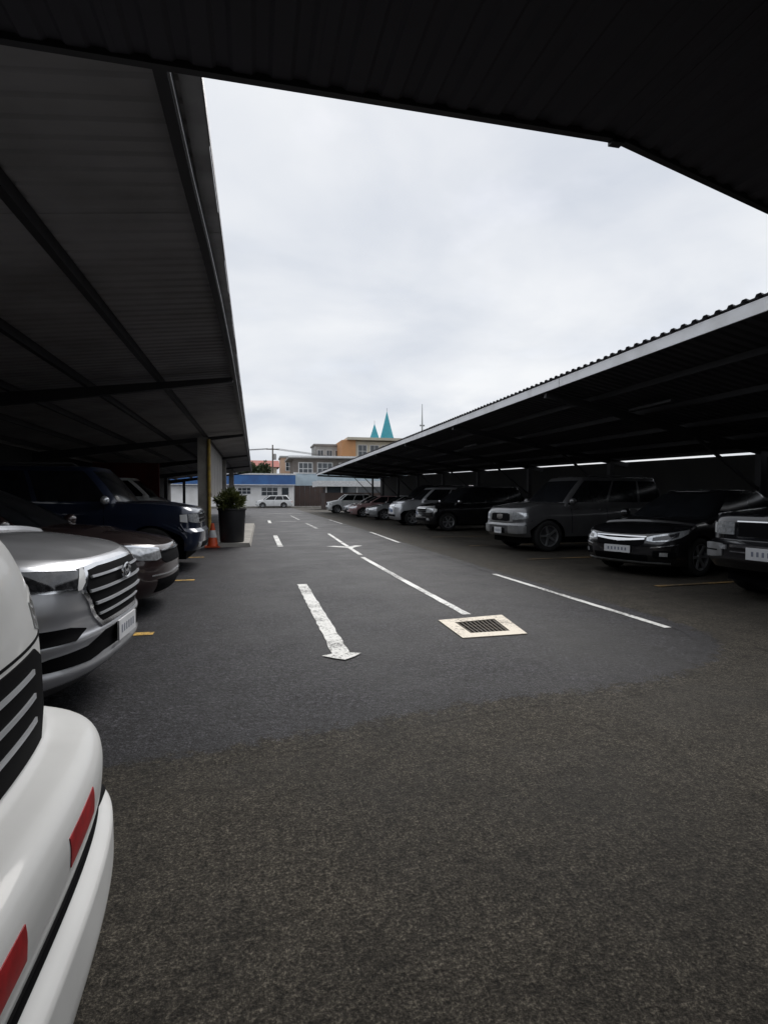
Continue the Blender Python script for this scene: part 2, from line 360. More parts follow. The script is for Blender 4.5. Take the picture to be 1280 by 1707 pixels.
# drain: painted rim, pit, grate bars
dr = empty('drain_grate', (2.2, 5.2, 0)); tag(dr, 'square iron drain grate with worn cream painted rim in the dark asphalt', 'drain')
o_ = Vector((2.2, 5.2))
inn = [Vector(p) - o_ for p in DR]
outr = [Vector(p) - o_ for p in ((1.845,4.80),(2.50,4.82),(2.63,5.66),(1.865,5.56))]
vs = [(p.x,p.y,ZL+.004) for p in outr] + [(p.x,p.y,ZL+.004) for p in inn] + [(p.x,p.y,-0.03) for p in inn] + [(p.x,p.y,0.004) for p in outr]
fs = []
for i in range(4):
    j = (i+1)%4; fs += [(i,j,4+j,4+i),(4+i,4+j,8+j,8+i),(i,j,12+j,12+i)]
mk('painted_rim', vs, fs, 'paint_cream', dr)
vs = [(p.x,p.y,-0.03) for p in inn] + [(p.x*.99,p.y*.99,-0.5) for p in inn]
mk('pit', vs, [(0,1,5,4),(1,2,6,5),(2,3,7,6),(3,0,4,7),(4,5,6,7)], 'pit', dr)
for k in range(10):
    t = (k + 0.5) / 10
    a = inn[0].lerp(inn[1], t); b = inn[3].lerp(inn[2], t)
    MB().bar((a.x,a.y,-0.004),(b.x,b.y,-0.004),0.020,0.03).build('grate_bar','grate_iron',dr)
for t in (0.33, 0.67):
    a = inn[0].lerp(inn[3], t); b = inn[1].lerp(inn[2], t)
    MB().bar((a.x,a.y,-0.012),(b.x,b.y,-0.012),0.022,0.03).build('cross_bar','grate_iron',dr)

# kerbed island under the planter
isl = mk('kerb_island', *(lambda: ([(-0.95,15.15,0),(-0.12,15.15,0),(-0.02,26.9,0),(-0.95,26.9,0),(-0.95,15.19,0.11),(-0.16,15.19,0.11),(-0.06,26.86,0.11),(-0.95,26.86,0.11)], [(4,5,6,7),(0,1,5,4),(1,2,6,5),(2,3,7,6),(3,0,4,7)]))(), 'concrete'); tag(isl, kind='structure')

# ------------------------------------------------------------------ corrugated roofs
def sheet_mesh(name, y0, y1, ribs, pa, pb, m, parent, along='y', rib=0.028, pitch=None, endf=None, startf=None):
    """one corrugated sheet: ribs run from edge A to edge B; cross direction is `along`.
    pa(t), pb(t) give the end points (Vector) for a cross coordinate."""
    n = ribs; prof = []
    for k in range(n):
        b0 = k / n
        for f, h in ((0.0,0),(0.30,0),(0.42,1),(0.72,1),(0.84,0)):
            prof.append((b0 + f/n, h))
    prof.append((1.0, 0))
    va, fs = [], []
    for f, h in prof:
        y = y0 + (y1 - y0) * f
        A = pa(y); B = pb(y)
        for dz in (0, 0.004):
            va.append((A.x, A.y, A.z + h*rib + dz)); va.append((B.x, B.y, B.z + h*rib + dz))
    for i in range(len(prof)-1):
        o = i*4; p = o+4
        fs += [(o,o+1,p+1,p),(o+2,p+2,p+3,o+3),(o,p,p+2,o+2),(o+1,o+3,p+3,p+1)]
    fs += [(0,2,3,1),(len(va)-4,len(va)-3,len(va)-1,len(va)-2)]
    return mk(name, va, fs, m, parent)

# left carport: slopes up to the lane
LR = empty('carport', (0,0,0)); tag(LR, 'dark carport along the grey crossover and blue vehicle, roof of corrugated sheets on purlins', 'carport')
def zl(x): return 3.60 + 0.115 * (x + 0.28)
y = 2.95; i = 0
while y < 48.8:
    y1 = y + 0.9
    jx = rnd.uniform(-0.006, 0.006)
    sheet_mesh('roof_sheet', y, y1 + 0.02, 5, lambda yy, j=jx: Vector((-0.28+j, yy, zl(-0.28)+0.004*(i%2))), lambda yy: Vector((-7.0, yy, zl(-7.0)+0.004*(i%2))), 'sheet', LR, rib=0.018)
    y = y1; i += 1
for xp in (-1.63, -2.79, -3.95, -5.11, -6.3):
    MB().bar((xp, 2.97, zl(xp)-0.062), (xp, 48.9, zl(xp)-0.062), 0.075, 0.115).build('purlin', 'steel_dark', LR)
gp = [(-0.455,2.96),(-0.44,4),(-0.415,5),(-0.39,6.5),(-0.37,9),(-0.37,20),(-0.36,48.9)]
g = MB()
for a, b in zip(gp[:-1], gp[1:]): g.bar((a[0],a[1],zl(a[0])-0.075),(b[0],b[1],zl(b[0])-0.075),0.07,0.14)
g.build('gutter', 'steel_dark', LR)
g = MB()
for a, b in zip(gp[:-1], gp[1:]): g.bar((a[0]+.041,a[1],zl(a[0])-0.12),(b[0]+.041,b[1],zl(b[0])-0.12),0.008,0.02)
g.build('gutter_lip', 'gutter_grey', LR)
MB().bar((-0.272,2.95,zl(-.28)+.012),(-0.272,49,zl(-.28)+.012),.006,.06).build('edge_flashing','gutter_grey',LR)
k = 0
while k < 22:
    y0 = 2.96+k*2.1; MB().bar((-0.335,y0,zl(-.335)-.010),(-0.335,min(48.95,y0+2.09),zl(-.335)-.010),.115,.006).build('added_lit_strip','gutter_grey',LR); k += 1  # added flat strip; its paler grey paints sky light onto the overhang underside
for yb in (10.5, 19.6, 29, 38.5, 48):
    MB().add([(-0.38,yb-.06,zl(-.38)-.12),(-0.38,yb+.06,zl(-.38)-.12),(-0.38,yb+.06,zl(-.38)-.20),(-0.38,yb-.06,zl(-.38)-.20),
              (-6.9,yb-.06,zl(-6.9)-.12),(-6.9,yb+.06,zl(-6.9)-.12),(-6.9,yb+.06,zl(-6.9)-.42),(-6.9,yb-.06,zl(-6.9)-.42)],
             [(0,1,2,3),(4,7,6,5),(0,4,5,1),(1,5,6,2),(2,6,7,3),(3,7,4,0)]).build('rafter','steel_dark',LR)
for yb in (10.5, 29, 38.5, 48):
    box('post', -5.75, -5.55, yb-.1, yb+.1, 0, zl(-5.75)-.3, 'steel_dark', LR)
# column with the yellow pipe, hung panels behind it
box('column', -1.86, -1.52, 19.45, 19.80, 0, zl(-1.63)-.13, 'concrete', LR)
MB().tube([(-1.49,19.40,0),(-1.49,19.40,3.25)],0.055,10).build('yellow_pipe','yellow_pipe',LR,True)
for k in range(5):
    y0 = 20.2 + k*1.75
    box('hung_panel', -1.66 + rnd.uniform(-.04,.04), -1.60, y0, y0+1.66, 1.42 + rnd.uniform(-.1,.1), zl(-1.63)-.14, 'panel_sheet', LR)
box('column', -1.86, -1.52, 31.0, 31.34, 0, zl(-1.63)-.13, 'concrete', LR)
box('column', -1.86, -1.52, 42.0, 42.34, 0, zl(-1.63)-.13, 'concrete', LR)

# right carport: slopes down away from the lane
RR = empty('carport', (8,25,0)); tag(RR, 'long dark carport with white edge fascia sheltering the black sedan and black vehicles', 'carport')
def V8(x,y,z): return Vector((x-8,y-25,z))
def zr(x, yy):
    zb_ = 2.46 + 0.0225*(yy-10.8)
    return 3.64 + (zb_-3.64)*(x-5.8)/6.0
y = 4.35; i = 0
while y < 54:
    y1 = y+0.98
    j = rnd.uniform(-.008,.008)
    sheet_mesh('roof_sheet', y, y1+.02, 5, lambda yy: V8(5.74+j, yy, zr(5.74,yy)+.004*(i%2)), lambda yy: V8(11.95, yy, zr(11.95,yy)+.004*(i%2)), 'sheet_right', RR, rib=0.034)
    y = y1; i += 1
def strip(name, y0, y1, xf, zlo, zhi, th, m, n=12):
    b = MB()
    for k in range(n):
        a = y0+(y1-y0)*k/n; c = y0+(y1-y0)*(k+1)/n
        b.bar(V8(xf,a,(zlo(a)+zhi(a))/2), V8(xf,c,(zlo(c)+zhi(c))/2), th, zhi(a)-zlo(a))
    return b.build(name, m, RR)
for k in range(9):
    y0 = 4.36 + k*5.55
    strip('fascia', y0, y0+5.53, 5.79, lambda q: 3.47, lambda q: 3.635, 0.025, 'fascia_white', 1)
for xp in (6.9, 8.1, 9.3, 10.5, 11.6):
    strip('purlin', 4.4, 54.2, xp, lambda q: zr(xp,q)-.11, lambda q: zr(xp,q)-.004, 0.07, 'steel_dark', 10)
for k, yb in enumerate((5.0, 10.55, 16.1, 21.65, 27.2, 32.75, 38.3, 43.85, 49.4, 54)):
    MB().bar(V8(5.85,yb,zr(5.85,yb)-.19), V8(11.9,yb,zr(11.9,yb)-.19), .09, .15).build('rafter','steel_dark',RR)
    b = MB().box(11.2-8, 11.36-8, yb-.08-25, yb+.08-25, 0, zr(11.28,yb)-.12); b.build('post','steel_dark',RR)
    MB().bar(V8(11.2,yb,1.5), V8(9.4,yb,zr(9.4,yb)-.2), .06,.06).build('brace','steel_dark',RR)
for (px, py) in ((7.6,9.6),(7.6,19.0),(7.6,30)):
    bm_ = MB(); z0 = zr(px,py)-.13
    bm_.box(px-.05-8,px+.05-8,py-.6-25,py+.6-25,z0-.05,z0)
    lf = bm_.build('strip_light','trim_grey',RR)
# rear walls
def wall_blocks(name, x, ys, zt, m, label):
    vs = []; fs = []
    for yy in ys: vs += [(x,yy,0),(x+.18,yy,0),(x+.18,yy,zt(yy)),(x,yy,zt(yy))]
    for k in range(len(ys)-1):
        o=k*4; p=o+4; fs += [(o,p,p+3,o+3),(o+1,o+2,p+2,p+1),(o+3,p+3,p+2,o+2)]
    fs += [(0,3,2,1),(len(vs)-4,len(vs)-3,len(vs)-2,len(vs)-1)]
    return tag(mk(name,vs,fs,m),label,'wall')
ys = [4.3 + k*2.6 for k in range(20)]
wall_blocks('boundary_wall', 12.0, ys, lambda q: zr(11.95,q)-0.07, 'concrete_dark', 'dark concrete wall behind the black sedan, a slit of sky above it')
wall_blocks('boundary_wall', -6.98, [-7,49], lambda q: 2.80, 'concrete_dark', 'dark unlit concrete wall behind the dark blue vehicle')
tag(box('partition_wall', -6.75, -4.1, 26.0, 26.2, 0, 2.82, 'wall_red'), 'dark red painted wall in the shade beyond the dark blue vehicle', 'wall')

# near carport, over the camera
NR = empty('carport', (2,0,0)); tag(NR, 'black underside of the carport roof overhead with a bent front edge', 'carport')
def ye(x): return 2.83 if x <= 2.0 else 2.83 + 0.294*(x-2.0)
x = -6.9; i = 0
while x < 11.5:
    x1 = x + 0.9
    if x < 2.0 < x1: x1 = 2.0
    k = max(2, int(round((x1-x)/0.18)))
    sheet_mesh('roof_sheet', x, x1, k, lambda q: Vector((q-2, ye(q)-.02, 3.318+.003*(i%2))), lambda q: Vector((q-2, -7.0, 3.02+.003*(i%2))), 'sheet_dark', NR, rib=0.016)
    x = x1; i += 1
MB().bar((-6.9-2,2.81,3.35),(0.0,2.81,3.35),0.04,0.10).bar((0.0,2.81,3.35),(9.5,ye(11.5)-.02,3.35),0.04,0.10).build('edge_beam','steel_dark',NR)
for yy in (1.55, 0.2, -1.3, -2.8, -4.3, -5.8):
    zz = 3.318 - 0.298*(2.81-yy)/9.81
    MB().bar((-8.9,yy,zz-.06),(9.4,yy,zz-.06),.07,.11).build('purlin','steel_dark',NR)
MB().box(-.05,.02,2.79,2.84,3.285,3.31).build('bracket','steel_dark',NR)
for (px,py) in ((-3.2,-4.5),(6.2,-4.5),(6.6,2.6),(-6.4,1.5)):
    box('post', px-2-.08, px-2+.08, py-.08, py+.08, 0, 3.318-0.298*(2.81-py)/9.81-.1,'steel_dark',NR)
tag(box('unseen_shade_wall', -6.8, 12, -7.3, -7.1, 0, 3.0, 'concrete_dark'), 'unseen dark wall added behind the camera to darken the overhead carport roof', 'wall')  # unseen wall, added to keep light from behind off the roof underside

# ------------------------------------------------------------------ vehicles
def interp(pts, smooth=True):
    xs = np.array([p[0] for p in pts], float); ys = np.array([p[1] for p in pts], float)
    o = np.argsort(xs); xs = xs[o]; ys = ys[o]
    if not smooth or len(xs) < 3: return lambda q: float(np.interp(q, xs, ys))
    h = np.diff(xs); d = np.diff(ys)/h; m = np.zeros(len(xs)); m[0] = d[0]; m[-1] = d[-1]
    for k in range(1, len(xs)-1):
        if d[k-1]*d[k] > 0: m[k] = 2*d[k-1]*d[k]/(d[k-1]+d[k])
    def f(q):
        if q <= xs[0]: return float(ys[0])
        if q >= xs[-1]: return float(ys[-1])
        k = int(np.searchsorted(xs, q) - 1); k = max(0, min(k, len(h)-1)); t = (q-xs[k])/h[k]
        return float((2*t**3-3*t*t+1)*ys[k]+(t**3-2*t*t+t)*h[k]*m[k]+(-2*t**3+3*t*t)*ys[k+1]+(t**3-t*t)*h[k]*m[k+1])
    return f

class Shell:
    """outline with a superellipse nose; nose at x = F(z), tail at x = T(z), half width W(z)"""
    def __init__(s, F, T, W, Rn, Rt, p, wref):
        s.F, s.T, s.W, s.Rn, s.Rt, s.p = F, T, W, Rn, Rt, p
        s.tab = {}
        for key, RR_ in (('n', Rn), ('t', Rt)):
            a = np.linspace(0, math.pi/2, 400); cy = np.sin(a)**(2/p); cx = np.cos(a)**(2/p); cx[-1] = 0; cy[0] = 0
            ln = np.concatenate([[0], np.cumsum(np.hypot(np.diff(cy*wref), np.diff(cx*RR_)))])
            s.tab[key] = (ln, cy, cx)
        s.Sn = s.tab['n'][0][-1]; s.St = s.tab['t'][0][-1]
    def front(s, q, z):
        a = abs(q); sg = 1 if q >= 0 else -1; ln, cy, cx = s.tab['n']
        if a <= s.Sn: return Vector((s.F(z)-s.Rn+s.Rn*np.interp(a,ln,cx), sg*s.W(z)*np.interp(a,ln,cy), z))
        return Vector((s.F(z)-s.Rn-(a-s.Sn), sg*s.W(z), z))
    def rear(s, q, z):
        a = abs(q); sg = 1 if q >= 0 else -1; ln, cy, cx = s.tab['t']
        if a <= s.St: return Vector((s.T(z)+s.Rt-s.Rt*np.interp(a,ln,cx), sg*s.W(z)*np.interp(a,ln,cy), z))
        return Vector((s.T(z)+s.Rt+(a-s.St), sg*s.W(z), z))
    def side(s, x, z, sg): return Vector((x, sg*s.W(z), z))

def surf_patch(name, m, fn, us, vs, off, parent, shift, back=-0.02, smooth=True, flip=1):
    """a solid shell piece lying on fn(u,v), proud by off"""
    nu, nv = len(us), len(vs); P = [[fn(u, v) for v in vs] for u in us]; top = []; bot = []
    for i in range(nu):
        for j in range(nv):
            du = P[min(i+1,nu-1)][j]-P[max(i-1,0)][j]; dv = P[i][min(j+1,nv-1)]-P[i][max(j-1,0)]
            n = du.cross(dv)
            n = n.normalized() if n.length > 1e-9 else Vector((1,0,0))
            c = P[i][j]-Vector((shift[3], 0, 0.7))
            if n.dot(Vector((c.x, c.y*2.0, c.z*0.8))) < 0: n = -n
            top.append(P[i][j]+n*off+Vector(shift[:3])); bot.append(P[i][j]+n*back+Vector(shift[:3]))
    V = top+bot; F = []; o = nu*nv
    for i in range(nu-1):
        for j in range(nv-1):
            a = i*nv+j; F += [(a,a+nv,a+nv+1,a+1)]
    for i in range(nu-1):
        a=i*nv; F.append((a,a+nv,o+a+nv,o+a)); a=i*nv+nv-1; F.append((a,a+nv,o+a+nv,o+a))
    for j in range(nv-1):
        a=j; F.append((a,a+1,o+a+1,o+a)); a=(nu-1)*nv+j; F.append((a,a+1,o+a+1,o+a))
    return mk(name, V, F, m, parent, smooth, 30)

def cols_patch(name, m, fn, cols, off, parent, shift, step=0.035, nv=4, back=-0.02, mirror=False):
    """cols: list of (q, zlo, zhi); piecewise linear outline"""
    qs = [c[0] for c in cols]; us = [qs[0]]
    for a, b in zip(qs[:-1], qs[1:]):
        n = max(1, int(abs(b-a)/step))
        us += [a+(b-a)*(k+1)/n for k in range(n)]
    lo = lambda q: float(np.interp(q, qs, [c[1] for c in cols])); hi = lambda q: float(np.interp(q, qs, [c[2] for c in cols]))
    outs = []
    for sg in ((1,-1) if mirror else (1,)):
        g = lambda u, v, sg=sg: fn(sg*u, lo(u)+(hi(u)-lo(u))*v)
        outs.append(surf_patch(name, m, g, us, [k/nv for k in range(nv+1)], off, parent, shift, back))
    return outs

WHEELS = {}
def wheel(parent, loc, r, wd, spokes, rimmat='alloy'):
    key = (r, wd, spokes, rimmat)
    wroot = empty('wheel', loc); wroot.parent = parent
    if key not in WHEELS:
        t = MB(); h = wd/2
        t.lathe([(r*.66,-h*.9),(r*.70,-h),(r*.93,-h),(r*.985,-h*.82),(r,-h*.5),(r,h*.5),(r*.985,h*.82),(r*.93,h),(r*.70,h),(r*.66,h*.9)],32,'y')
        ty = t.build('tyre','rubber',wroot,True,50)
        q = MB(); q.lathe([(r*.67,h*.92),(r*.62,h*.96),(r*.60,h*.5),(r*.3,h*.25),(0.001,h*.25)],32,'y')
        q.lathe([(r*.67,-h*.92),(r*.62,-h*.96),(r*.60,-h*.5),(r*.3,-h*.25),(0.001,-h*.25)],32,'y')
        rb = q.build('rim_barrel','trim_grey',wroot,True,50)
        q = MB()
        for sgn in (1,-1):
            for k in range(spokes):
                a = 2*math.pi*k/spokes
                q.bar((r*.10*math.cos(a),sgn*h*.70,r*.10*math.sin(a)),(r*.635*math.cos(a),sgn*h*.86,r*.635*math.sin(a)),r*.13,h*.25,up=(0,1,0))
            q.lathe([(0.001,sgn*h*.86),(r*.13,sgn*h*.86),(r*.16,sgn*h*.6)],16,'y')
            q.lathe([(r*.60,sgn*h*.88),(r*.67,sgn*h*.99),(r*.68,sgn*h*.86)],32,'y')
        sp = q.build('rim',rimmat,wroot,True,40)
        WHEELS[key] = (ty.data, rb.data, sp.data)
    else:
        for nm, me in zip(('tyre','rim_barrel','rim'), WHEELS[key]): link(bpy.data.objects.new(nm, me), wroot)
    return wroot

def make_car(name, label, cat, P, X, Y, rz, group):
    L, W = P['L'], P['W']; zb = P.get('zb', 0.24); sh = (L/2, 0, 0, -L/2)
    F = interp(P['F'], P.get('Fs', True)); T = interp([(z, -L+x) for z, x in P['T']]); Wz = interp([(z, W*k) for z, k in P['Wz']])
    zs = interp(P['zs']); Rn, Rt, p = P['Rn'], P.get('Rt', 0.4), P.get('p', 2.8)
    body = Shell(F, T, Wz, Rn, Rt, p, W)
    hd = Vector((math.cos(rz), math.sin(rz), 0))
    root = empty(name, (X-hd.x*L/2, Y-hd.y*L/2, 0), rz); tag(root, label, cat, group)
    fxw, rxw, rw = P['wx'][0], P['wx'][1], P['wr']
    ra = rw+0.055
    def zbot(x, front_off=0):
        z = zb
        for c in (fxw, rxw):
            d = abs(x-c)
            if d < ra: z = max(z, rw*0.98+math.sqrt(ra*ra-d*d)*0.97)
        return z
    # stations: front arc, side, rear arc
    st = []
    nf = P.get('nf', 22)
    for k in range(nf+1): st.append(('f', body.Sn*k/nf))
    fmin = min(F(z) for z in np.linspace(zb, 1.3, 30))
    x0 = fmin-Rn-0.02; x1 = max(-L+Rt+max(t for _, t in P['T'])+0.02, -L+Rt)
    xs = list(np.arange(x0, x1, -0.12))
    for c in (fxw, rxw):
        for k in range(-12, 13):
            xx = c+ra*math.sin(k/12*math.pi/2)
            if x1 < xx < x0: xs.append(xx)
        xs += [q for q in (c+ra*1.004, c-ra*1.004) if x1 < q < x0]
    xs = sorted(set(round(q,4) for q in xs), reverse=True)
    st += [('s', q) for q in xs]
    for k in range(nf//2, -1, -1): st.append(('r', body.St*k/(nf//2)))
    nv = P.get('nv', 26); tops = [0.985,0.95,0.88,0.75,0.6,0.4,0.2,0.0]
    ztn = zs(0.0)
    rows = []
    for kind, q in st:
        if kind == 'f': xr = body.front(q, min(ztn, P['zs'][0][1])).x
        elif kind == 's': xr = q
        else: xr = body.rear(q, 0.8).x
        zt = zs(xr); z0 = zbot(xr); col = []
        for v in range(nv+1):
            z = z0+(zt-z0)*(v/nv)
            if kind == 'f': pt = body.front(q, z)
            elif kind == 's': pt = body.side(q, z, 1)
            else: pt = body.rear(q, z)
            col.append(pt)
        e = col[-1]; crown = P.get('crown', 0.05)*min(1, max(0, (F(zt)-e.x)/0.35))*min(1, max(0, (e.x+L-P['T'][-1][1])/0.35))
        for t in tops: col.append(Vector((e.x, e.y*t, e.z+crown*(1-t*t)**0.8)))
        rows.append(col)
    nc = len(rows[0]); V = []; Fc = []
    for sg in (1, -1):
        o = len(V)
        for c in rows:
            for pt in c: V.append((pt.x+sh[0], sg*pt.y, pt.z))
        for i in range(len(rows)-1):
            for j in range(nc-1): Fc.append((o+i*nc+j, o+(i+1)*nc+j, o+(i+1)*nc+j+1, o+i*nc+j+1))
    bo = mk('body', V, Fc, P['paint'], root, False)
    bm = bmesh.new(); bm.from_mesh(bo.data); bmesh.ops.remove_doubles(bm, verts=bm.verts, dist=0.0004); bmesh.ops.recalc_face_normals(bm, faces=bm.faces)
    bm.to_mesh(bo.data); bm.free(); bo.data.shade_smooth(); bo.data.set_sharp_from_angle(angle=R(P.get('sharp', 38)))
    # underbody
    MB().box(-L+.25+sh[0], -.28+sh[0], -W*.80, W*.80, 0.20, 0.60).box(fxw+sh[0]-ra,fxw+sh[0]+ra,-W*.62,W*.62,.3,.8).box(rxw+sh[0]-ra,rxw+sh[0]+ra,-W*.62,W*.62,.3,.8).build('underbody','trim_black',root)
    for c in (fxw, rxw):
        for sg in (1,-1): wheel(root, (c+sh[0], sg*(W-P.get('win',0.13)), rw), rw, 0.21, P.get('spokes',6))
    # arch lips
    if P.get('cladding'):
        for c in (fxw, rxw):
            for sg in (1,-1):
                a_ = [math.pi*k/14 for k in range(15)]
                surf_patch('arch_trim','trim_grey', lambda u,v: (lambda xx,zz: Vector((xx, sg*Wz(zz), zz)))(c+(ra+.06*v)*math.cos(u), rw*.98+(ra+.06*v)*math.sin(u)*.97), a_, [0,1], 0.012, root, sh)
    # cabin
    G = P['cab']; zb_, zt_ = G['belt'], G['roof']; dz = zt_-zb_
    cv = G.get('curve', 0.10)
    Fg = lambda z: G['xf0']+(G['xf1']-G['xf0'])*(lambda t: t+cv*t*(t-1)*-1*0+ (t**2.2-t)*0.25)(max(0,(z-zb_)/dz))
    Tg = lambda z: G['xr0']+(G['xr1']-G['xr0'])*(lambda t: t+(t**2.2-t)*0.25)(max(0,(z-zb_)/dz))
    Wg = lambda z: G['w0']+(G['w1']-G['w0'])*(lambda t: t*0.55+0.45*t**2.2)(max(0,(z-zb_)/dz))
    cab = Shell(Fg, Tg, Wg, G.get('Rn',0.28), G.get('Rt',0.25), 2.6, G['w0'])
    zlv = [zb_-.10+0.0]+[zb_+dz*t for t in (0,.15,.3,.45,.6,.72,.82,.89,.94)]
    st = [('f', cab.Sn*k/14) for k in range(15)]
    xa = min(Fg(zb_),Fg(zt_))-cab.Rn-.03; xb = max(Tg(zb_),Tg(zt_))+cab.Rt+.03
    ss = [k/14 for k in range(15)]
    rows = []
    for kind, q in st+[('s',k) for k in ss]+[('r',cab.St*k/10) for k in range(10,-1,-1)]:
        col = []
        for z in zlv:
            if kind == 'f': pt = cab.front(q, z)
            elif kind == 'r': pt = cab.rear(q, z)
            else:
                xA = Fg(z)-cab.Rn; xB = Tg(z)+cab.Rt; pt = Vector((xA+(xB-xA)*q, Wg(z), z))
            col.append(pt)
        e = col[-1]; cx_ = (Fg(zlv[-1])+Tg(zlv[-1]))/2
        for t, hz in ((0.985,.35),(0.955,.62),(0.90,.80),(0.78,.90),(0.5,.975),(0.2,1.0),(0.0,1.0)):
            kx = 0.90+0.10*t if t > 0.5 else 0.95
            kx = 1-(1-t)*0.35 if t > .75 else 0.9125*(1)
            col.append(Vector((cx_+(e.x-cx_)*kx, e.y*t, e.z+(zt_-e.z)*hz)))
        rows.append(col)
    nc = len(rows[0]); V = []; Fc = []
    for sg in (1,-1):
        o = len(V)
        for c in rows:
            for pt in c: V.append((pt.x+sh[0], sg*pt.y, pt.z))
        for i in range(len(rows)-1):
            for j in range(nc-1): Fc.append((o+i*nc+j,o+(i+1)*nc+j,o+(i+1)*nc+j+1,o+i*nc+j+1))
    # close the roof strip between front and rear halves
    cbo = mk('cabin', V, Fc, P['paint'], root, False)
    bm = bmesh.new(); bm.from_mesh(cbo.data); bmesh.ops.remove_doubles(bm, verts=bm.verts, dist=0.0004); bmesh.ops.holes_fill(bm, edges=[e_ for e_ in bm.edges if e_.is_boundary and all(v.co.z > zb_+dz*.5 for v in e_.verts)], sides=0)
    bmesh.ops.recalc_face_normals(bm, faces=bm.faces); bm.to_mesh(cbo.data); bm.free(); cbo.data.shade_smooth(); cbo.data.set_sharp_from_angle(angle=R(45))
    shc = (L/2,0,0,(Fg(zb_)+Tg(zb_))/2)
    z0, z1 = zb_+dz*.10, zb_+dz*.86
    qa = cab.Sn*0.80
    surf_patch('windshield','glass_dark', lambda u,v: cab.front(u*qa, z0+(z1-z0)*v),[k/10-1 for k in range(21)],[k/6 for k in range(7)],0.004,root,shc,back=-.01)
    surf_patch('cowl','trim_black', lambda u,v: cab.front(u*qa*1.06, zb_-.09+(z0-.006-zb_+.09)*v),[k/10-1 for k in range(21)],[k/3 for k in range(4)],0.003,root,shc,back=-.01)
    surf_patch('rear_window','glass_dark', lambda u,v: cab.rear(u*cab.St*.78, z0+(z1-z0)*v),[k/6-1 for k in range(13)],[k/4 for k in range(5)],0.004,root,shc,back=-.01)
    cuts = G.get('cuts', [0.0,0.40,0.74,1.0])
    for sg in (1,-1):
        for a, b in zip(cuts[:-1], cuts[1:]):
            aa, bb = a+.014, b-.014
            def sw(u, v, aa=aa, bb=bb, sg=sg):
                z = z0+(z1-z0)*v; xA = Fg(z)-cab.Rn*.75; xB = Tg(z)+cab.Rt*.75
                return Vector((xA+(xB-xA)*(aa+(bb-aa)*u), sg*Wg(z), z))
            surf_patch('side_window','glass_dark', sw,[k/5 for k in range(6)],[k/4 for k in range(5)],0.004,root,shc,back=-.01)
    # doors: seams and handles
    zsill = zb+.08
    dx_ = P.get('doors', [G['xf0']-.35, G['xf0']-1.40, G['xf0']-2.30])
    for sg in (1,-1):
        for q in dx_:
            ztop = zb_-.02
            surf_patch('door_seam','trim_black', lambda u,v: Vector((q+(u-.5)*.010, sg*Wz(zsill+(ztop-zsill)*v), zsill+(ztop-zsill)*v)),[0,1],[k/8 for k in range(9)],0.0015,root,sh,back=-.004)
        for q in dx_[1:]:
            zz = zb_-.13
            surf_patch('door_handle',P.get('handle',P['paint']), lambda u,v: Vector((q+.05+u*.17, sg*Wz(zz+v*.03), zz+v*.03)),[0,.5,1],[0,1],0.028,root,sh)
        mx_ = G['xf0']-.30; zz = zb_+.03
        mb = MB(); cyy = sg*(G['w0']+.15)
        mb.lathe([(0.001,-.09),(.055,-.085),(.085,-.05),(.095,0),(.09,.04),(.07,.055),(0.001,.058)],14,'y',(0,0,0))
        vs_ = [(mx_+v[0]*.75+sh[0], cyy+v[1]*1.15, zz+.06+v[2]*.85) for v in mb.v]
        mir = mk('mirror',vs_,mb.f,P.get('mirror',P['paint']),root,True,60)
        MB().bar((mx_+sh[0],sg*(G['w0']-.03),zz),(mx_+sh[0],cyy,zz+.02),.05,.04,).build('mirror_arm','trim_black',mir)
    if P.get('rails'):
        for sg in (1,-1):
            yy = sg*(G['w1']-.02); MB().tube([(G['xf1']-.25+sh[0],yy*.94,zt_-.03),(G['xf1']-.35+sh[0],yy*.94,zt_+.035),(G['xr1']+.45+sh[0],yy*.94,zt_+.035),(G['xr1']+.35+sh[0],yy*.94,zt_-.03)],.016,8).build('roof_rail','trim_grey',root,True)
    # front features
    for ft in P['feat']:
        nm, m_, cols, off = ft[:4]; mir = ft[4] if len(ft) > 4 else False; bk = ft[5] if len(ft) > 5 else -0.02
        obs = cols_patch(nm, m_, body.front, cols, off, root, sh, mirror=mir, back=bk, nv=(ft[6] if len(ft) > 6 else 4))
    # plate
    if 'plate' in P:
        zc, hw, hh, off = P['plate']; px = max(F(zc-hh),F(zc+hh))+off+sh[0]
        pl = box('licence_plate', px-.012, px, -hw, hw, zc-hh, zc+hh, 'plate_white', root)
        b = MB(); n = 6; cw = hw*1.6/n
        for k in range(n):
            y_ = -hw*.8+cw*(k+.5); b.box(px+.0005,px+.0015,y_-cw*.22,y_+cw*.22,zc-hh*.40,zc+hh*.40)
        tag(b.build('plate_marks','plate_ink',pl),kind='stuff')
        box('plate_bracket', px-.10, px-.0125, -hw*.9, hw*.9, zc-hh*.8, zc+hh*.8, 'trim_black', root)
    # tail lamps
    for sg in (1,-1):
        surf_patch('tail_lamp','tape_red', lambda u,v: body.rear(sg*(body.St*(.55+.3*u)), zb_-.28+.22*v),[0,.5,1],[0,1],.006,root,sh)
    return root, body, F, sh

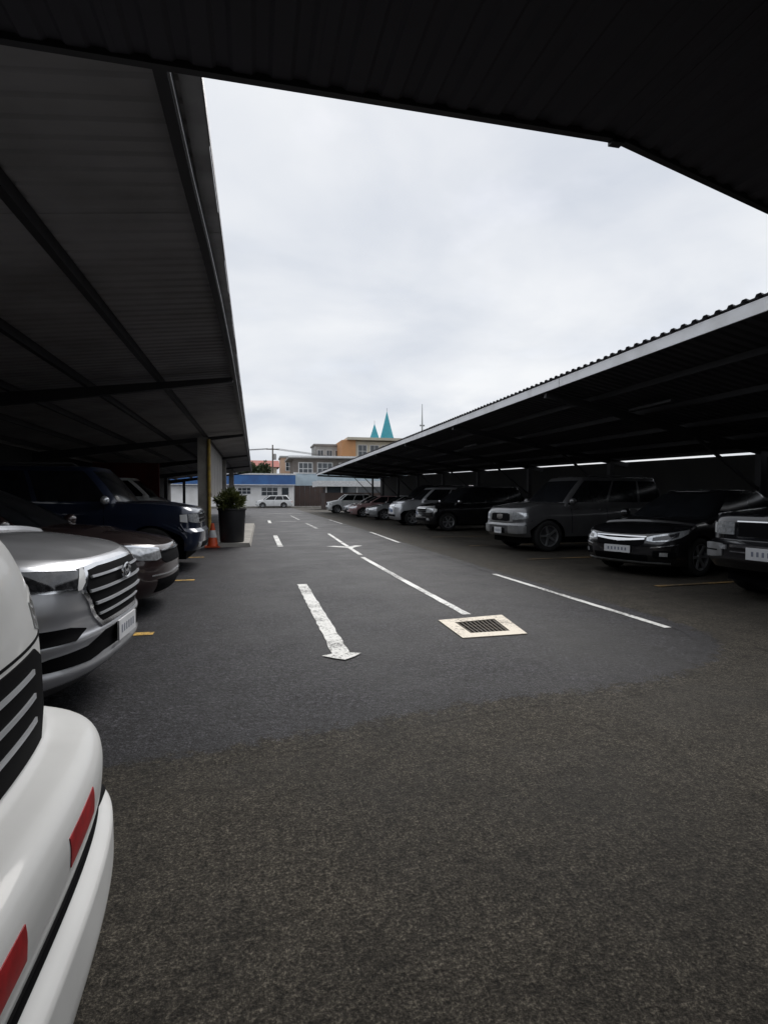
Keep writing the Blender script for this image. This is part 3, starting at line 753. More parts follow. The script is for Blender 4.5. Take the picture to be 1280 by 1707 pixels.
def ellipse_ring(root, x, y, z, a, b, th, m, name='emblem', letter=True):
    q = MB(); n = 24; pts = [(x, y+a*math.cos(2*math.pi*k/n), z+b*math.sin(2*math.pi*k/n)) for k in range(n+1)]
    q.tube(pts, th, 6)
    if letter:
        q.bar((x,y-a*.30,z-b*.72),(x,y-a*.55,z+b*.62),th*1.7,th*1.7); q.bar((x,y+a*.55,z-b*.62),(x,y+a*.30,z+b*.72),th*1.7,th*1.7); q.bar((x,y-a*.42,z-b*.1),(x,y+a*.42,z+b*.1),th*1.7,th*1.5)
    return q.build(name, m, root, True)

# ---- body plans
def suv(paint_, **k):
    d = dict(L=4.6, W=0.91, zb=0.27, F=[(.2,-.14),(.3,-.06),(.42,-.005),(.55,0),(.72,-.02),(.9,-.06),(1.0,-.13),(1.1,-.25)],
             T=[(.2,.10),(.4,0),(.6,0),(.9,.05),(1.15,.10)], Wz=[(.2,.95),(.4,.99),(.6,1.0),(.85,.985),(1.0,.95),(1.12,.90)],
             zs=[(0.05,.96),(-.1,.98),(-.5,1.03),(-1.1,1.09),(-1.6,1.10),(-4.2,1.12),(-4.6,1.10)], Rn=.42, Rt=.3, p=3.0, wx=(-.86,-3.55), wr=.36,
             cab=dict(xf0=-1.0,xf1=-1.85,xr0=-4.50,xr1=-4.15,belt=1.06,roof=1.74,w0=.84,w1=.66,Rn=.30,Rt=.2), paint=paint_, rails=True, feat=[])
    d.update(k); return d
def sedan(paint_, **k):
    d = dict(L=4.75, W=0.91, zb=0.20, F=[(.15,-.16),(.25,-.05),(.38,0),(.5,0),(.62,-.03),(.74,-.10),(.84,-.24)],
             T=[(.2,.10),(.4,0),(.6,0),(.9,.06)], Wz=[(.15,.95),(.35,.99),(.55,1.0),(.75,.98),(.9,.93),(1.0,.88)],
             zs=[(0.05,.66),(-.06,.70),(-.25,.76),(-.7,.85),(-1.3,.93),(-1.8,.95),(-3.8,.98),(-4.5,.98),(-4.75,.93)], Rn=.55, Rt=.4, p=2.6, wx=(-.92,-3.70), wr=.325,
             cab=dict(xf0=-1.18,xf1=-2.15,xr0=-4.10,xr1=-3.35,belt=.92,roof=1.45,w0=.80,w1=.58,Rn=.30,Rt=.25,cuts=[0,.47,.9]), paint=paint_, feat=[])
    d.update(k); return d
LEFT = 'vehicles nosed out of the left bays'; RIGHT = 'vehicles nosed out of the right bays'

# ---- white pick-up style vehicle right beside the camera
PW = dict(L=4.9, W=0.94, zb=0.30, nf=44, nv=150, sharp=40,
    F=[(.25,-.08),(.30,-.035),(.36,-.005),(.44,0.012),(.52,0.010),(.535,-.012),(.555,-.030),(.575,-.024),(.605,-.014),(.665,-.010),(.69,-.013),(.71,-.022),(.726,-.042),(.736,-.070),(.743,-.098),(.748,-.118),(.757,-.130),(.95,-.138),(1.0,-.143),(1.05,-.152),(1.10,-.165),(1.15,-.185),(1.19,-.205),(1.225,-.232),(1.25,-.275),(1.27,-.40)],
    T=[(.2,.1),(.5,0),(.9,.02),(1.2,.06)], Wz=[(.25,.96),(.5,1.0),(.70,.99),(.74,.975),(.78,.955),(.9,.955),(1.05,.945),(1.15,.94),(1.22,.92),(1.28,.885)],
    zs=[(0.0,1.245),(-.15,1.262),(-.5,1.272),(-.9,1.275),(-1.4,1.28),(-4.9,1.28)], Rn=.30, Rt=.25, p=3.3, wx=(-.98,-3.9), wr=.38, crown=.03,
    cab=dict(xf0=-1.25,xf1=-1.95,xr0=-4.75,xr1=-4.55,belt=1.22,roof=1.86,w0=.84,w1=.70), paint='car_white', feat=[
    ('grille','trim_black',[(-.72,.81,.93),(-.64,.762,.965),(.64,.762,.965),(.72,.81,.93)],.004,False,-.01),
    ('grille_bar','bar_silver',[(-.60,.918,.929),(.60,.918,.929)],.008,False,.002),
    ('grille_bar','bar_silver',[(-.60,.866,.877),(.60,.866,.877)],.008,False,.002),
    ('grille_bar','bar_silver',[(-.60,.814,.825),(.60,.814,.825)],.008,False,.002),
    ('hood_seam','trim_black',[(-.86,.974,.980),(.86,.974,.980)],.002,False,-.004),
    ('headlight','lens_white',[(.70,1.0,1.06),(.76,.985,1.08),(.90,.99,1.09),(1.0,1.02,1.08)],.003,True,-.01),
    ('bumper_slot','trim_black',[(-.97,.53,.60),(-.84,.525,.615),(-.70,.545,.565),(.70,.545,.565),(.84,.525,.615),(.97,.53,.60)],.004,False,-.01),
    ('reflector_tape','tape_red',[(-.03,.632,.686),(.12,.632,.686)],.002,False,-.004),
    ('reflector_tape','tape_red',[(-.52,.628,.688),(-.34,.628,.688)],.002,False,-.004),
    ('reflector_tape','tape_red',[(.33,.632,.686),(.52,.632,.686)],.002,False,-.004)])
make_car('white_vehicle','white vehicle with red reflective tape strips on its big rounded bumper','vehicle',PW,-0.315,0.765,0.0,LEFT)

# ---- silver crossover
PT = suv('car_silver', L=4.48, W=.925, zb=.24, nf=44, nv=64, cladding=True, sharp=30, p=2.7, Rn=.50, crown=.06,
    F=[(.2,-.16),(.26,-.10),(.31,-.03),(.36,0),(.40,-.01),(.47,-.012),(.52,.0),(.56,-.02),(.62,-.025),(.70,-.012),(.80,-.02),(.88,-.045),(.93,-.085),(.97,-.15),(1.02,-.30)],
    zs=[(0.05,.925),(-.08,.945),(-.25,.985),(-.5,1.02),(-.9,1.065),(-1.4,1.09),(-4.1,1.12),(-4.48,1.10)],
    Wz=[(.2,.93),(.36,.975),(.5,.985),(.62,1.0),(.80,.995),(.92,.965),(1.02,.92),(1.12,.88)], plate=(.475,.19,.062,.03), wx=(-.88,-3.55), wr=.355,
    cab=dict(xf0=-1.02,xf1=-1.95,xr0=-4.35,xr1=-3.95,belt=1.06,roof=1.65,w0=.82,w1=.64,Rn=.30,Rt=.2), feat=[
    ('grille_frame','chrome',[(-.56,.77,.80),(-.48,.655,.905),(-.36,.545,.912),(.36,.545,.912),(.48,.655,.905),(.56,.77,.80)],.010,False,-.01,8),
    ('grille','trim_black',[(-.525,.775,.80),(-.46,.675,.885),(-.345,.575,.895),(.345,.575,.895),(.46,.675,.885),(.525,.775,.80)],.014,False,-.01,8),
    ('grille_bar','bar_silver',[(-.47,.838,.852),(.47,.838,.852)],.026,False,.012),
    ('grille_bar','bar_silver',[(-.51,.765,.780),(.51,.765,.780)],.026,False,.012),
    ('grille_bar','bar_silver',[(-.46,.692,.706),(.46,.692,.706)],.026,False,.012),
    ('grille_bar','bar_silver',[(-.40,.622,.635),(.40,.622,.635)],.026,False,.012),
    ('headlight','lens_dark',[(.50,.805,.90),(.58,.80,.905),(.80,.815,.922),(1.02,.83,.94),(1.12,.88,.945)],.006,True,-.01),
    ('headlight_brow','bar_silver',[(.56,.893,.912),(.80,.915,.937),(1.10,.938,.956)],.009,True,-.01),
    ('headlight_sill','chrome',[(.60,.792,.806),(.80,.803,.817),(1.06,.835,.849)],.009,True,-.01),
    ('daytime_lamp','lens_white',[(.50,.872,.905),(.525,.825,.903),(.57,.793,.855),(.60,.790,.805)],.010,True,-.01),
    ('bumper_recess','trim_black',[(.52,.565,.572),(.64,.525,.60),(.86,.53,.615),(1.0,.55,.60)],.003,True,-.01),
    ('lower_intake','trim_black',[(-.98,.41,.44),(-.80,.395,.465),(-.52,.385,.47),(-.35,.40,.52),(.35,.40,.52),(.52,.385,.47),(.80,.395,.465),(.98,.41,.44)],.003,False,-.01),
    ('lower_trim','trim_grey',[(-1.0,.245,.30),(-.6,.245,.305),(.6,.245,.305),(1.0,.245,.30)],.004,False,-.01)])
rt_, bd_, F_, sh_ = make_car('silver_crossover','silver crossover with chrome barred hexagonal grille beside the white vehicle','car',PT,-0.84,3.92,R(-3),LEFT)
ellipse_ring(rt_, F_(.835)+.045+sh_[0], 0, .832, .085, .045, .007, 'chrome')

# ---- maroon sedan
sed_feat = lambda gz=.60: [('grille','trim_black',[(-.42,.52,.64),(-.36,.50,.66),(.36,.50,.66),(.42,.52,.64)],.004,False,-.01),
    ('grille_bar','chrome',[(-.38,.61,.632),(.38,.61,.632)],.018),('grille_bar','chrome',[(-.38,.55,.568),(.38,.55,.568)],.016),
    ('headlight','lens_clear',[(.48,.60,.67),(.60,.585,.70),(.85,.60,.74),(1.05,.66,.77)],.006,True,-.01),
    ('lower_intake','trim_black',[(-.6,.27,.38),(.6,.27,.38)],.004,False,-.01),
    ('fog_lamp','lens_clear',[(.72,.31,.39),(.86,.31,.39)],.006,True,-.01)]
PM = sedan('car_maroon', L=4.6, W=.88, feat=[('grille','trim_black',[(-.50,.60,.69),(-.40,.56,.71),(.40,.56,.71),(.50,.60,.69)],.004,False,-.01),
    ('grille_bar','chrome',[(-.48,.695,.715),(.48,.695,.715)],.016),
    ('headlight','lens_clear',[(.52,.63,.72),(.62,.61,.735),(.85,.63,.765),(1.02,.68,.775)],.008,True,-.01),
    ('headlight_brow','chrome',[(.52,.72,.74),(.85,.765,.785),(1.02,.78,.80)],.012,True,-.01),
    ('lower_intake','trim_black',[(-.6,.25,.40),(.6,.25,.40)],.004,False,-.01),('bumper_strip','chrome',[(-.7,.44,.455),(.7,.44,.455)],.008)],
    zs=[(0.05,.74),(-.06,.765),(-.25,.81),(-.7,.89),(-1.3,.95),(-1.8,.97),(-3.8,.98),(-4.4,.98),(-4.6,.93)], F=[(.15,-.16),(.25,-.05),(.38,0),(.55,0),(.68,-.02),(.76,-.06),(.9,-.28)])
make_car('maroon_sedan','dark maroon sedan with pale headlight in the bay past the silver crossover','car',PM,-0.95,7.15,R(-2),LEFT)

# ---- dark blue off-roader
def boxy_feat(z, chrome_g=True):
    a = [('grille','trim_black',[(-.50,z-.10,z+.07),(.50,z-.10,z+.07)],.004,False,-.01),
         ('headlight','lens_clear',[(.56,z-.10,z+.06),(.66,z-.10,z+.07),(.82,z-.09,z+.07),(.92,z-.07,z+.06)],.008,True,-.01),
         ('indicator','lens_white',[(.94,z-.09,z+.06),(1.06,z-.07,z+.05)],.008,True,-.01),
         ('bumper_slot','trim_black',[(-.55,.40,.50),(.55,.40,.50)],.004,False,-.01),
         ('fog_lamp','lens_clear',[(.62,.42,.51),(.76,.42,.51)],.008,True,-.01)]
    if chrome_g: a += [('grille_bar','chrome',[(-.50,z+.05,z+.075),(.50,z+.05,z+.075)],.018),('grille_bar','chrome',[(-.50,z-.03,z-.01),(.50,z-.03,z-.01)],.016),('grille_bar','chrome',[(-.50,z-.10,z-.082),(.50,z-.10,z-.082)],.016)]
    return a
PB = suv('car_blue', L=4.75, W=.92, p=3.4, Rn=.34, wr=.39, F=[(.3,-.10),(.40,-.03),(.50,0),(.70,0),(.74,-.06),(.95,-.07),(1.05,-.09),(1.12,-.16),(1.2,-.28)],
    zs=[(0.05,1.11),(-.1,1.13),(-.5,1.17),(-1.1,1.20),(-1.6,1.20),(-4.75,1.20)], zb=.36, Wz=[(.3,.96),(.5,1.0),(.72,1.0),(.76,.97),(1.0,.965),(1.2,.92)], wx=(-.85,-3.6),
    cab=dict(xf0=-1.25,xf1=-1.80,xr0=-4.65,xr1=-4.40,belt=1.17,roof=1.86,w0=.85,w1=.70), feat=boxy_feat(.95), mirror='lens_clear')
make_car('blue_offroader','dark blue boxy off-road vehicle with chrome grille beside the traffic cone','car',PB,-0.92,11.25,R(-1),LEFT)
PWV = suv('car_white', L=4.9, zs=[(0.05,1.1),(-.3,1.2),(-.7,1.3),(-4.9,1.32)], cab=dict(xf0=-.55,xf1=-1.35,xr0=-4.8,xr1=-4.7,belt=1.28,roof=2.05,w0=.86,w1=.76), rails=False, feat=boxy_feat(.88))
make_car('white_van','white van parked beyond the concrete column with the yellow pipe','van',PWV,-3.1,22.9,0,LEFT)
make_car('grey_sedan','pale grey sedan parked under the carport past the white van','car',sedan('car_pale',feat=sed_feat()),-2.2,26.6,0,LEFT)

# ---- right row
PI = math.pi
P1 = suv('car_black', L=4.8, W=.97, p=3.6, Rn=.30, wr=.39, zb=.38, plate=(.60,.26,.075,.03), F=[(.34,-.10),(.42,-.03),(.50,.03),(.70,.03),(.735,-.02),(.75,-.06),(.95,-.07),(1.03,-.09),(1.10,-.16),(1.2,-.28)],
    zs=[(0.05,1.06),(-.1,1.08),(-.5,1.12),(-1.1,1.16),(-1.6,1.17),(-4.8,1.18)], Wz=[(.3,.96),(.5,1.0),(.72,1.0),(.76,.97),(1.0,.965),(1.2,.92)], wx=(-.85,-3.6), mirror='chrome',
    cab=dict(xf0=-1.25,xf1=-1.80,xr0=-4.7,xr1=-4.45,belt=1.14,roof=1.84,w0=.86,w1=.70), feat=[
    ('grille','trim_black',[(-.48,.80,.98),(.48,.80,.98)],.004,False,-.01),
    ('hood_trim','chrome',[(-.50,.985,1.0),(.50,.985,1.0)],.014),
    ('headlight','lens_clear',[(.54,.82,.98),(.70,.82,.985),(.84,.82,.975)],.010,True,-.01),
    ('indicator','lens_white',[(.87,.83,.97),(1.0,.84,.95)],.010,True,-.01),
    ('bumper_bar','chrome',[(-.50,.665,.70),(.50,.665,.70)],.022),('bumper_bar','chrome',[(-.50,.60,.615),(.50,.60,.615)],.014),
    ('bumper_corner','alloy',[(.62,.54,.70),(.80,.52,.71),(1.02,.52,.70)],.016,True,-.01),
    ('corner_slot','trim_black',[(.70,.605,.622),(1.0,.605,.622)],.020,True),
    ('fog_lamp','lens_clear',[(.56,.63,.69),(.66,.63,.69)],.024,True)])
make_car('black_offroader','black boxy off-road vehicle with chrome bumper corners next to the black sedan','car',P1,6.08,5.55,PI+R(6),RIGHT)
P2 = sedan('car_black', plate=(.45,.25,.06,.03), nf=40, nv=50, feat=[
    ('grille','trim_black',[(-.46,.56,.63),(-.40,.52,.655),(.40,.52,.655),(.46,.56,.63)],.004,False,-.01),
    ('grille_wing','chrome',[(-.46,.615,.645),(-.2,.59,.625),(0,.575,.625),(.2,.59,.625),(.46,.615,.645)],.022),
    ('hood_trim','chrome',[(-.48,.655,.672),(.48,.655,.672)],.012),
    ('headlight','lens_clear',[(.49,.60,.66),(.60,.585,.69),(.80,.60,.73),(1.0,.66,.77),(1.12,.72,.785)],.008,True,-.01),
    ('headlight_core','lens_dark',[(.58,.60,.655),(.80,.625,.70),(.95,.67,.745)],.010,True,-.01),
    ('bumper_crease','chrome',[(.56,.485,.50),(.80,.52,.538),(.98,.55,.56)],.010,True,-.01),
    ('bumper_recess','trim_black',[(.60,.33,.44),(.78,.31,.46),(.95,.33,.42)],.004,True,-.01),
    ('fog_lamp','lens_clear',[(.70,.36,.42),(.82,.36,.42)],.010,True,-.01),
    ('lower_intake','trim_black',[(-.52,.27,.37),(.52,.27,.37)],.004,False,-.01),
    ('lip','alloy',[(-.85,.235,.255),(.85,.235,.255)],.008)])
make_car('black_sedan','glossy black sedan with curved chrome grille wing between yellow bay lines','car',P2,5.98,8.32,PI+R(17),RIGHT)
P3 = suv('car_grey', L=4.6, p=3.4, Rn=.34, wr=.38, zb=.36, plate=(.50,.17,.075,.02), spokes=5, zs=[(0.05,1.04),(-.1,1.06),(-.5,1.12),(-1.1,1.17),(-1.6,1.16),(-4.6,1.18)],
    F=[(.30,-.12),(.40,-.04),(.46,.02),(.64,.02),(.68,-.03),(.9,-.05),(1.0,-.08),(1.08,-.16),(1.2,-.30)], feat=[
    ('grille_frame','alloy',[(-.55,.72,.97),(.55,.72,.97)],.006,False,-.01),
    ('grille','trim_black',[(-.44,.745,.90),(-.34,.73,.925),(.34,.73,.925),(.44,.745,.90)],.010,False,-.01),
    ('grille_wing','chrome',[(-.14,.80,.89),(0,.76,.91),(.14,.80,.89)],.022),
    ('headlight','lens_clear',[(.56,.77,.94),(.70,.77,.95),(.86,.79,.945),(1.0,.82,.93)],.010,True,-.01),
    ('bumper_plate','trim_grey',[(-.40,.43,.62),(.40,.43,.62)],.004,False,-.01),
    ('bumper_slot','trim_black',[(-.30,.44,.56),(.30,.44,.56)],.006,False,-.01),
    ('bumper_end','alloy',[(.46,.44,.63),(.75,.44,.64),(1.0,.46,.63)],.006,True,-.01)],
    cab=dict(xf0=-1.15,xf1=-1.85,xr0=-4.5,xr1=-4.3,belt=1.12,roof=1.83,w0=.85,w1=.70))
make_car('grey_offroader','dark grey off-road vehicle with silver grille surround and small white plate','car',P3,5.95,13.0,PI+R(5),RIGHT)
P4 = suv('car_black', feat=boxy_feat(.82)+[('bumper_bar','chrome',[(-.6,.52,.56),(.6,.52,.56)],.012)], mirror='chrome')
make_car('black_crossover','black crossover with chrome grille parked against the silver pickup-nosed vehicle','car',P4,6.45,21.6,PI+R(4),RIGHT)
P5 = suv('car_silver', p=3.4, zs=[(0.05,1.08),(-.1,1.10),(-.5,1.14),(-1.1,1.18),(-4.6,1.18)], cab=dict(xf0=-1.15,xf1=-1.9,xr0=-4.5,xr1=-4.3,belt=1.12,roof=1.8,w0=.85,w1=.70), feat=[
    ('grille','lens_dark',[(-.50,.62,1.0),(.50,.62,1.0)],.004,False,-.01),('grille_bar','chrome',[(-.50,.90,.98),(.50,.90,.98)],.02),('grille_bar','chrome',[(-.50,.76,.84),(.50,.76,.84)],.02),('grille_post','chrome',[(-.07,.64,.98),(.07,.64,.98)],.018),
    ('headlight','lens_clear',[(.56,.80,1.0),(.85,.82,1.0),(1.0,.86,.98)],.01,True,-.01),('bumper_slot','trim_black',[(-.7,.42,.52),(.7,.42,.52)],.004,False,-.01)])
make_car('silver_offroader','bright silver vehicle with tall chrome barred grille beyond the black crossover','car',P5,6.35,26.2,PI,RIGHT)
make_car('grey_sedan','grey car with round chrome lamps beyond the bright silver vehicle','car',sedan('car_pale',feat=sed_feat()),6.4,32.6,PI,RIGHT)
make_car('dark_van','tall dark van parked between the silver vehicle and the grey car','van',suv('car_black',zs=[(0.05,1.1),(-.3,1.2),(-.7,1.3),(-4.6,1.32)],cab=dict(xf0=-.55,xf1=-1.25,xr0=-4.5,xr1=-4.4,belt=1.28,roof=2.0,w0=.86,w1=.74),rails=False,feat=[]),7.6,29.4,PI,RIGHT)
make_car('pink_sedan','faded pink car parked beyond the grey car with chrome lamps','car',sedan('car_red',feat=sed_feat()),6.1,37.6,PI,RIGHT)
make_car('black_sedan','dark car between the faded pink car and the white hatchback','car',sedan('car_black',feat=sed_feat()),6.5,41.8,PI,RIGHT)
make_car('white_hatchback','white tall hatchback at the far end of the carport by the brown gate','car',suv('car_white',L=4.1,feat=boxy_feat(.80),wx=(-.8,-3.2),zs=[(0.05,.92),(-.5,1.0),(-1.0,1.08),(-4.1,1.08)],cab=dict(xf0=-.9,xf1=-1.6,xr0=-4.0,xr1=-3.7,belt=1.04,roof=1.62,w0=.82,w1=.66)),5.9,47.6,PI,RIGHT)
make_car('white_wagon','white wagon parked side-on in front of the blue banded building','car',suv('car_white',L=4.7,feat=boxy_feat(.80),zb=.24,zs=[(0.05,.86),(-.5,.96),(-1.0,1.02),(-4.7,1.02)],cab=dict(xf0=-.85,xf1=-1.75,xr0=-4.55,xr1=-4.0,belt=.98,roof=1.62,w0=.82,w1=.66)),0.05,74.6,PI,'cars on the far street')

# ------------------------------------------------------------------ planter and cone
pt = empty('potted_plant', (-0.62,15.62,0.11)); tag(pt, 'bushy green plant in a tall black pot on the kerbed island', 'plant')
MB().lathe([(0.001,.0),(.30,.0),(.315,.03),(.36,.86),(.385,.87),(.385,.91),(.345,.91),(.34,.84),(.33,.80),(0.001,.80)],28).build('pot','pot_black',pt,True,40)
MB().lathe([(.332,.795),(.2,.83),(0.001,.84)],20).build('soil','soil',pt)
lr = random.Random(11)
def leaves(n, rad, c, ll, lw, up=0.3, shell=0.5):
    V=[];F=[]
    for k in range(n):
        while True:
            d = Vector((lr.uniform(-1,1),lr.uniform(-1,1),lr.uniform(-1,1)))
            if 0.02 < d.length < 1: break
        d = d.normalized()*(shell+(1-shell)*lr.random())
        bump = 0.72+0.28*math.sin(5*d.x+1.3)*math.cos(4.1*d.y+.4)+0.12*math.sin(9*d.z)
        p = Vector((c[0]+d.x*rad[0]*bump,c[1]+d.y*rad[1]*bump,c[2]+d.z*rad[2]*bump))
        a = (d+Vector((lr.uniform(-.7,.7),lr.uniform(-.7,.7),lr.uniform(-.5,.7)+up))).normalized()
        s = a.cross(Vector((lr.uniform(-1,1),lr.uniform(-1,1),lr.uniform(-1,1))))
        if s.length < .01: continue
        s.normalize(); u = s.cross(a); l=ll*lr.uniform(.6,1.3); w_=lw*lr.uniform(.7,1.2); o=len(V)
        V += [p, p+a*l*.5+s*w_*.5+u*.05*l, p+a*l, p+a*l*.5-s*w_*.5+u*.05*l]; F += [(o,o+1,o+2,o+3)]
    return V,F
V,F = leaves(1900,(.46,.46,.27),(-0.04,0,1.10),.15,.045)
mk('foliage',V,F,'leaf',pt)
b = MB()
for k in range(14):
    a = 2*math.pi*k/14; b.tube([(.1*math.cos(a),.1*math.sin(a),.8),(.22*math.cos(a),.22*math.sin(a),1.05),(.34*math.cos(a),.34*math.sin(a),1.25)],[.012,.009,.004],5)
b.build('stems','bark',pt)

cn = empty('traffic_cone', (-1.10,15.3,0.006)); tag(cn, 'small orange traffic cone with white band by the black plant pot', 'traffic cone')
MB().box(-.19,.19,-.19,.19,0,.035).build('base','cone_orange',cn)
MB().lathe([(.15,.03),(.135,.06),(.04,.62),(.03,.63),(0.001,.63)],20).build('cone_body','cone_orange',cn,True,50)
MB().lathe([(.107,.255),(.109,.26),(.076,.44),(.072,.445)],20).build('white_band','cone_white',cn,True,50)

# ------------------------------------------------------------------ far buildings
def window(root, x0,x1,y,z0,z1, m='glass_far', fr='frame_white', mull=1, tr=1, fw_=.10):
    """window in a wall facing -Y at y, with a frame proud of the wall and glass behind the frame"""
    wd = MB()
    wd.box(x0,x1,y-.05,y+.03,z1-fw_,z1).box(x0,x1,y-.05,y+.03,z0,z0+fw_).box(x0,x0+fw_,y-.05,y+.03,z0+fw_,z1-fw_).box(x1-fw_,x1,y-.05,y+.03,z0+fw_,z1-fw_)
    for k in range(mull):
        xx = x0+(x1-x0)*(k+1)/(mull+1); wd.box(xx-fw_*.35,xx+fw_*.35,y-.045,y+.02,z0+fw_,z1-fw_)
    for k in range(tr):
        zz = z0+(z1-z0)*(k+1)/(tr+1); wd.box(x0+fw_,x1-fw_,y-.04,y+.02,zz-fw_*.35,zz+fw_*.35)
    f = wd.build('window',fr,root)
    MB().box(x0+fw_*.9,x1-fw_*.9,y-.02,y-.012,z0+fw_*.9,z1-fw_*.9).build('pane',m,f)
    return f
# low shop with the blue band
bs = empty('shop', (0,78,0)); tag(bs, 'low white building with a wide blue band above its windows', 'building')
MB().box(-14,5.2,0,9,0,4.2).build('wall','wall_white',bs)
bd = MB().box(-14,5.35,-.9,.3,3.02,4.42).build('blue_band','blue_paint',bs)
MB().box(-14.1,5.45,-.98,9.2,4.42,4.62).build('roof_edge','frame_white',bd)
for (a,c_) in ((-13.6,-9.9),(-9.6,-6.0)): MB().box(a,c_,-.93,-.9,3.15,4.3).build('band_panel','blue_paint',bd)
MB().box(-14,5.3,-.955,-.902,3.02,3.12).build('band_trim','frame_white',bd)
window(bs,-5.4,-3.9,0,1.25,2.85,mull=2,tr=2); window(bs,-2.35,-0.55,0,1.75,2.75,mull=2,tr=1)
window(bs,0.75,3.05,0,1.55,2.8,mull=2,tr=1); window(bs,3.45,4.55,0,.55,2.8,mull=0,tr=1)
tag(box('pavement',-20,11,75.9,78.0,0,0.16,'concrete'),kind='structure')
# brown gate and pale blue wall
gt = empty('gate', (7.8,79,0)); tag(gt,'brown sheet metal gate next to the white building with the blue band','gate')
for k in range(7): MB().box(-2.45+k*.72,-2.45+k*.72+.70,-.03,.03,.12,2.95).build('gate_panel','gate_brown',gt)
MB().box(-2.5,2.65,-.05,.05,2.95,3.03).box(-2.5,2.65,-.05,.05,.05,.12).build('gate_frame','steel_dark',gt)
pw = empty('wall',(8,80,0)); tag(pw,'pale blue upper wall above the brown gate','wall')
MB().box(-2.6,14,0,.3,0,4.75).build('wall_panel','wall_pale_blue',pw)
MB().box(-2.7,14,-.1,.4,4.75,4.9).build('coping','frame_white',pw)
# two storey umber building behind
b2 = empty('two_storey_house',(12,90,0)); tag(b2,'two-storey brown building with flat eaves behind the pale blue wall','building')
MB().box(-6,14,0,10,0,7.6).build('wall','wall_umber',b2)
rf = MB().box(-6.9,15,-1.2,10.8,7.6,7.95).build('roof','slab_grey',b2); MB().box(-6.95,15.05,-1.25,-1.2,7.72,7.98).build('eave_trim','frame_white',rf)
window(b2,-5.3,-3.0,0,4.95,7.0,mull=2,tr=1,fw_=.14,m='glass_far'); window(b2,-2.3,0.2,0,5.1,7.0,mull=2,tr=1,fw_=.12); window(b2,1.2,3.7,0,5.1,7.0,mull=2,tr=1,fw_=.12); window(b2,5,8,0,5.1,7.0,mull=2,tr=1,fw_=.12)
# peach house at the left end of it
b3 = empty('house',(5.2,104,0)); tag(b3,'peach coloured upper storey beside the brown two-storey building','building')
MB().box(-0.6,2.3,0,7,0,8.7).build('wall','wall_peach',b3); MB().box(-.8,2.5,-.3,7.2,8.7,9.0).build('roof','wall_grey',b3); window(b3,.2,1.6,0,6.2,7.9,mull=1,tr=1,fw_=.12)
b4 = empty('house',(0,124,0)); tag(b4,'pale green house with red roof edge beyond the blue banded building','building')
mk('wall',*(lambda b: (b.v,b.f))(MB().box(-9,4.6,0,9,0,8.0)),'wall_cream',b4)
MB().add([(-9.6,-.8,8.0),(5.2,-.8,8.0),(5.2,9.6,8.0),(-9.6,9.6,8.0),(-9.6,4.4,9.7),(5.2,4.4,9.7)],[(0,1,5,4),(1,2,5),(2,3,4,5),(3,0,4),(0,3,2,1)]).build('roof','roof_red',b4)
for k in range(4): window(b4,-7.6+k*3,-5.9+k*3,0,5.4,7.3,mull=1,tr=1,fw_=.12)
# grey block
b5 = empty('grey_block',(18.3,138,0)); tag(b5,'grey flat roofed block left of the orange building','building')
MB().box(-4,3.2,0,8,0,14.2).build('wall','wall_grey',b5); MB().box(-4.3,3.4,-.4,8.3,14.2,14.6).build('roof','slab_grey',b5)
for k in range(3): window(b5,-3.4+k*2.2,-1.8+k*2.2,0,11.2,13.2,mull=1,tr=0,fw_=.15)
# orange building
b6 = empty('orange_building',(19.8,130,0)); tag(b6,'flat roofed building with bright orange end wall and dark windows','building')
MB().box(0,3.3,0,12,0,14.9).build('end_wall','wall_orange',b6); MB().box(3.3,15.5,.5,12,0,14.7).build('wall','wall_cream',b6)
MB().box(1.2,16.5,-1.1,12.5,14.9,15.5).build('roof','wall_cream',b6)
for k in range(4): window(b6,3.9+k*2.9,6.1+k*2.9,.5,10.9,13.9,mull=1,tr=1,fw_=.14)
MB().box(3.3,15.5,-.6,.5,9.9,10.1).build('balcony_slab','slab_grey',b6)
# twin spires
ch = empty('church',(39,170,0)); tag(ch,'church with two pointed teal spires behind the orange building','church')
for nm,x_,w_,zb_,zt_ in (('spire',-2.9,1.9,18.4,24.4),('spire',1.05,2.5,18.3,28.4)):
    n=8; vs=[(x_+w_*1.08*math.cos(2*math.pi*k/n+.2),w_*1.08*math.sin(2*math.pi*k/n+.2),zb_) for k in range(n)]+[(x_+w_*.55*math.cos(2*math.pi*k/n+.2),w_*.55*math.sin(2*math.pi*k/n+.2),zb_+(zt_-zb_)*.47) for k in range(n)]+[(x_,0,zt_)]
    fs=[(k,(k+1)%n,n+(k+1)%n,n+k) for k in range(n)]+[(n+k,n+(k+1)%n,2*n) for k in range(n)]+[tuple(range(n))]
    sp=mk('spire',vs,fs,'teal_metal',ch); MB().tube([(x_,0,zt_-.2),(x_,0,zt_+.9)],.05,5).build('finial','steel_dark',sp)
    MB().box(x_-w_,x_+w_,-w_,w_,0,zb_).build('tower','wall_cream',ch)
MB().box(-5,5,3,25,0,14).build('nave','wall_cream',ch)
ms = empty('radio_mast',(51.5,170,0)); tag(ms,'thin radio mast standing behind the right carport roof','mast')
MB().tube([(0,0,0),(0,0,24),(0,0,31)],[.32,.24,.08],6).build('pole','wall_grey',ms); MB().bar((-.8,0,24.2),(.8,0,24.2),.15,.5).build('collar','wall_grey',ms)
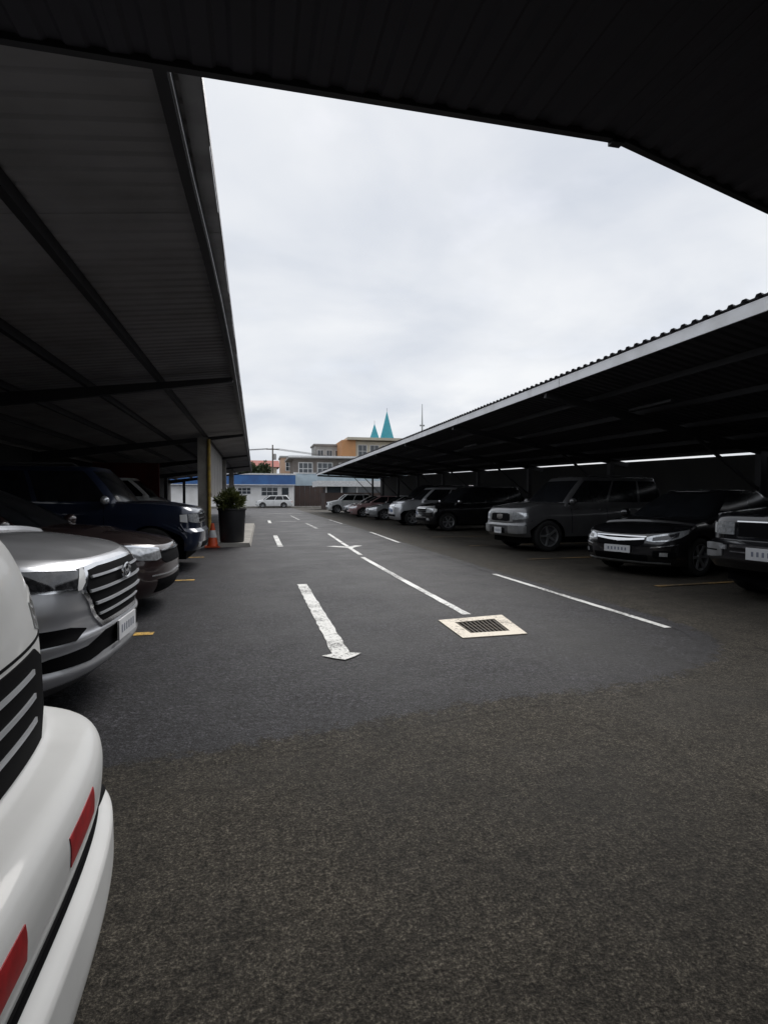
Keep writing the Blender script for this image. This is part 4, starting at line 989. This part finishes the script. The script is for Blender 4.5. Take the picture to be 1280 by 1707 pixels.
# white kiosk past the carport end
kb = empty('kiosk',(10.4,64,0)); tag(kb,'small white kiosk with dark window band beyond the end of the right carport','kiosk')
MB().box(-2.6,7,0,4,0,1.9).build('wall','gate_brown',kb); MB().box(-2.4,6.8,.1,3.9,1.9,2.6).build('window_band','glass_far',kb)
for k in range(6): MB().box(-2.55+k*1.8,-2.4+k*1.8,.0,.1,1.9,2.6).build('mullion','frame_white',kb)
MB().box(-3.6,7.6,-.8,4.6,2.6,3.25).build('roof','frame_white',kb)
# utility pole and wires
up = empty('utility_pole',(3.0,100,0)); tag(up,'wooden utility pole with crossarm behind the blue banded building','utility pole')
MB().tube([(0,0,0),(0,0,10.6)],[.16,.11],8).build('pole','wood_pole',up); MB().bar((-1.1,0,9.8),(1.1,0,9.8),.12,.12).build('crossarm','wood_pole',up)
MB().lathe([(0.001,8.0),(.26,8.0),(.28,8.1),(.28,8.95),(.2,9.05),(0.001,9.05)],10,'z',(.35,0,0)).build('transformer','slab_grey',up)
for q in (-1,0,1):
    MB().tube([(q,0,9.95)]+[(q-40*t,-14*t,9.95-1.4*4*t*(1-t)) for t in (.25,.5,.75,1)],.03,4).build('wire','steel_dark',up)
    MB().tube([(q,0,9.95)]+[(q+40*t,6*t,9.95-1.4*4*t*(1-t)) for t in (.25,.5,.75,1)],.03,4).build('wire','steel_dark',up)
# trees beyond the shop
def tree(x,y,h,rx,label,seed):
    lr.seed(seed); t=empty('tree',(x,y,0)); tag(t,label,'tree')
    b=MB(); b.tube([(0,0,0),(.1,0,h*.4),(0,.1,h*.75)],[.28,.2,.08],8)
    for k in range(6):
        a=k*1.05; b.tube([(0,0,h*(.4+.05*k)),(rx*.6*math.cos(a),rx*.6*math.sin(a),h*(.62+.05*k))],[.1,.03],5)
    b.build('trunk','bark',t)
    V=[];F=[]
    for k in range(9):
        a=lr.uniform(0,6.28); rr=rx*lr.uniform(.2,.62); v,f=leaves(420,(rx*.5,rx*.5,h*.17),(rr*math.cos(a),rr*math.sin(a),h*lr.uniform(.62,.9)),.55,.28,shell=.6); o=len(V); V+=v; F+=[tuple(i+o for i in q) for q in f]
    mk('crown',V,F,'leaf_far',t)
tree(0.5,112,8.2,3.2,'round green tree between the blue banded building and the red roofed house',21)
tree(-4.5,116,7.8,3.4,'green tree partly hidden behind the left carport end',22)
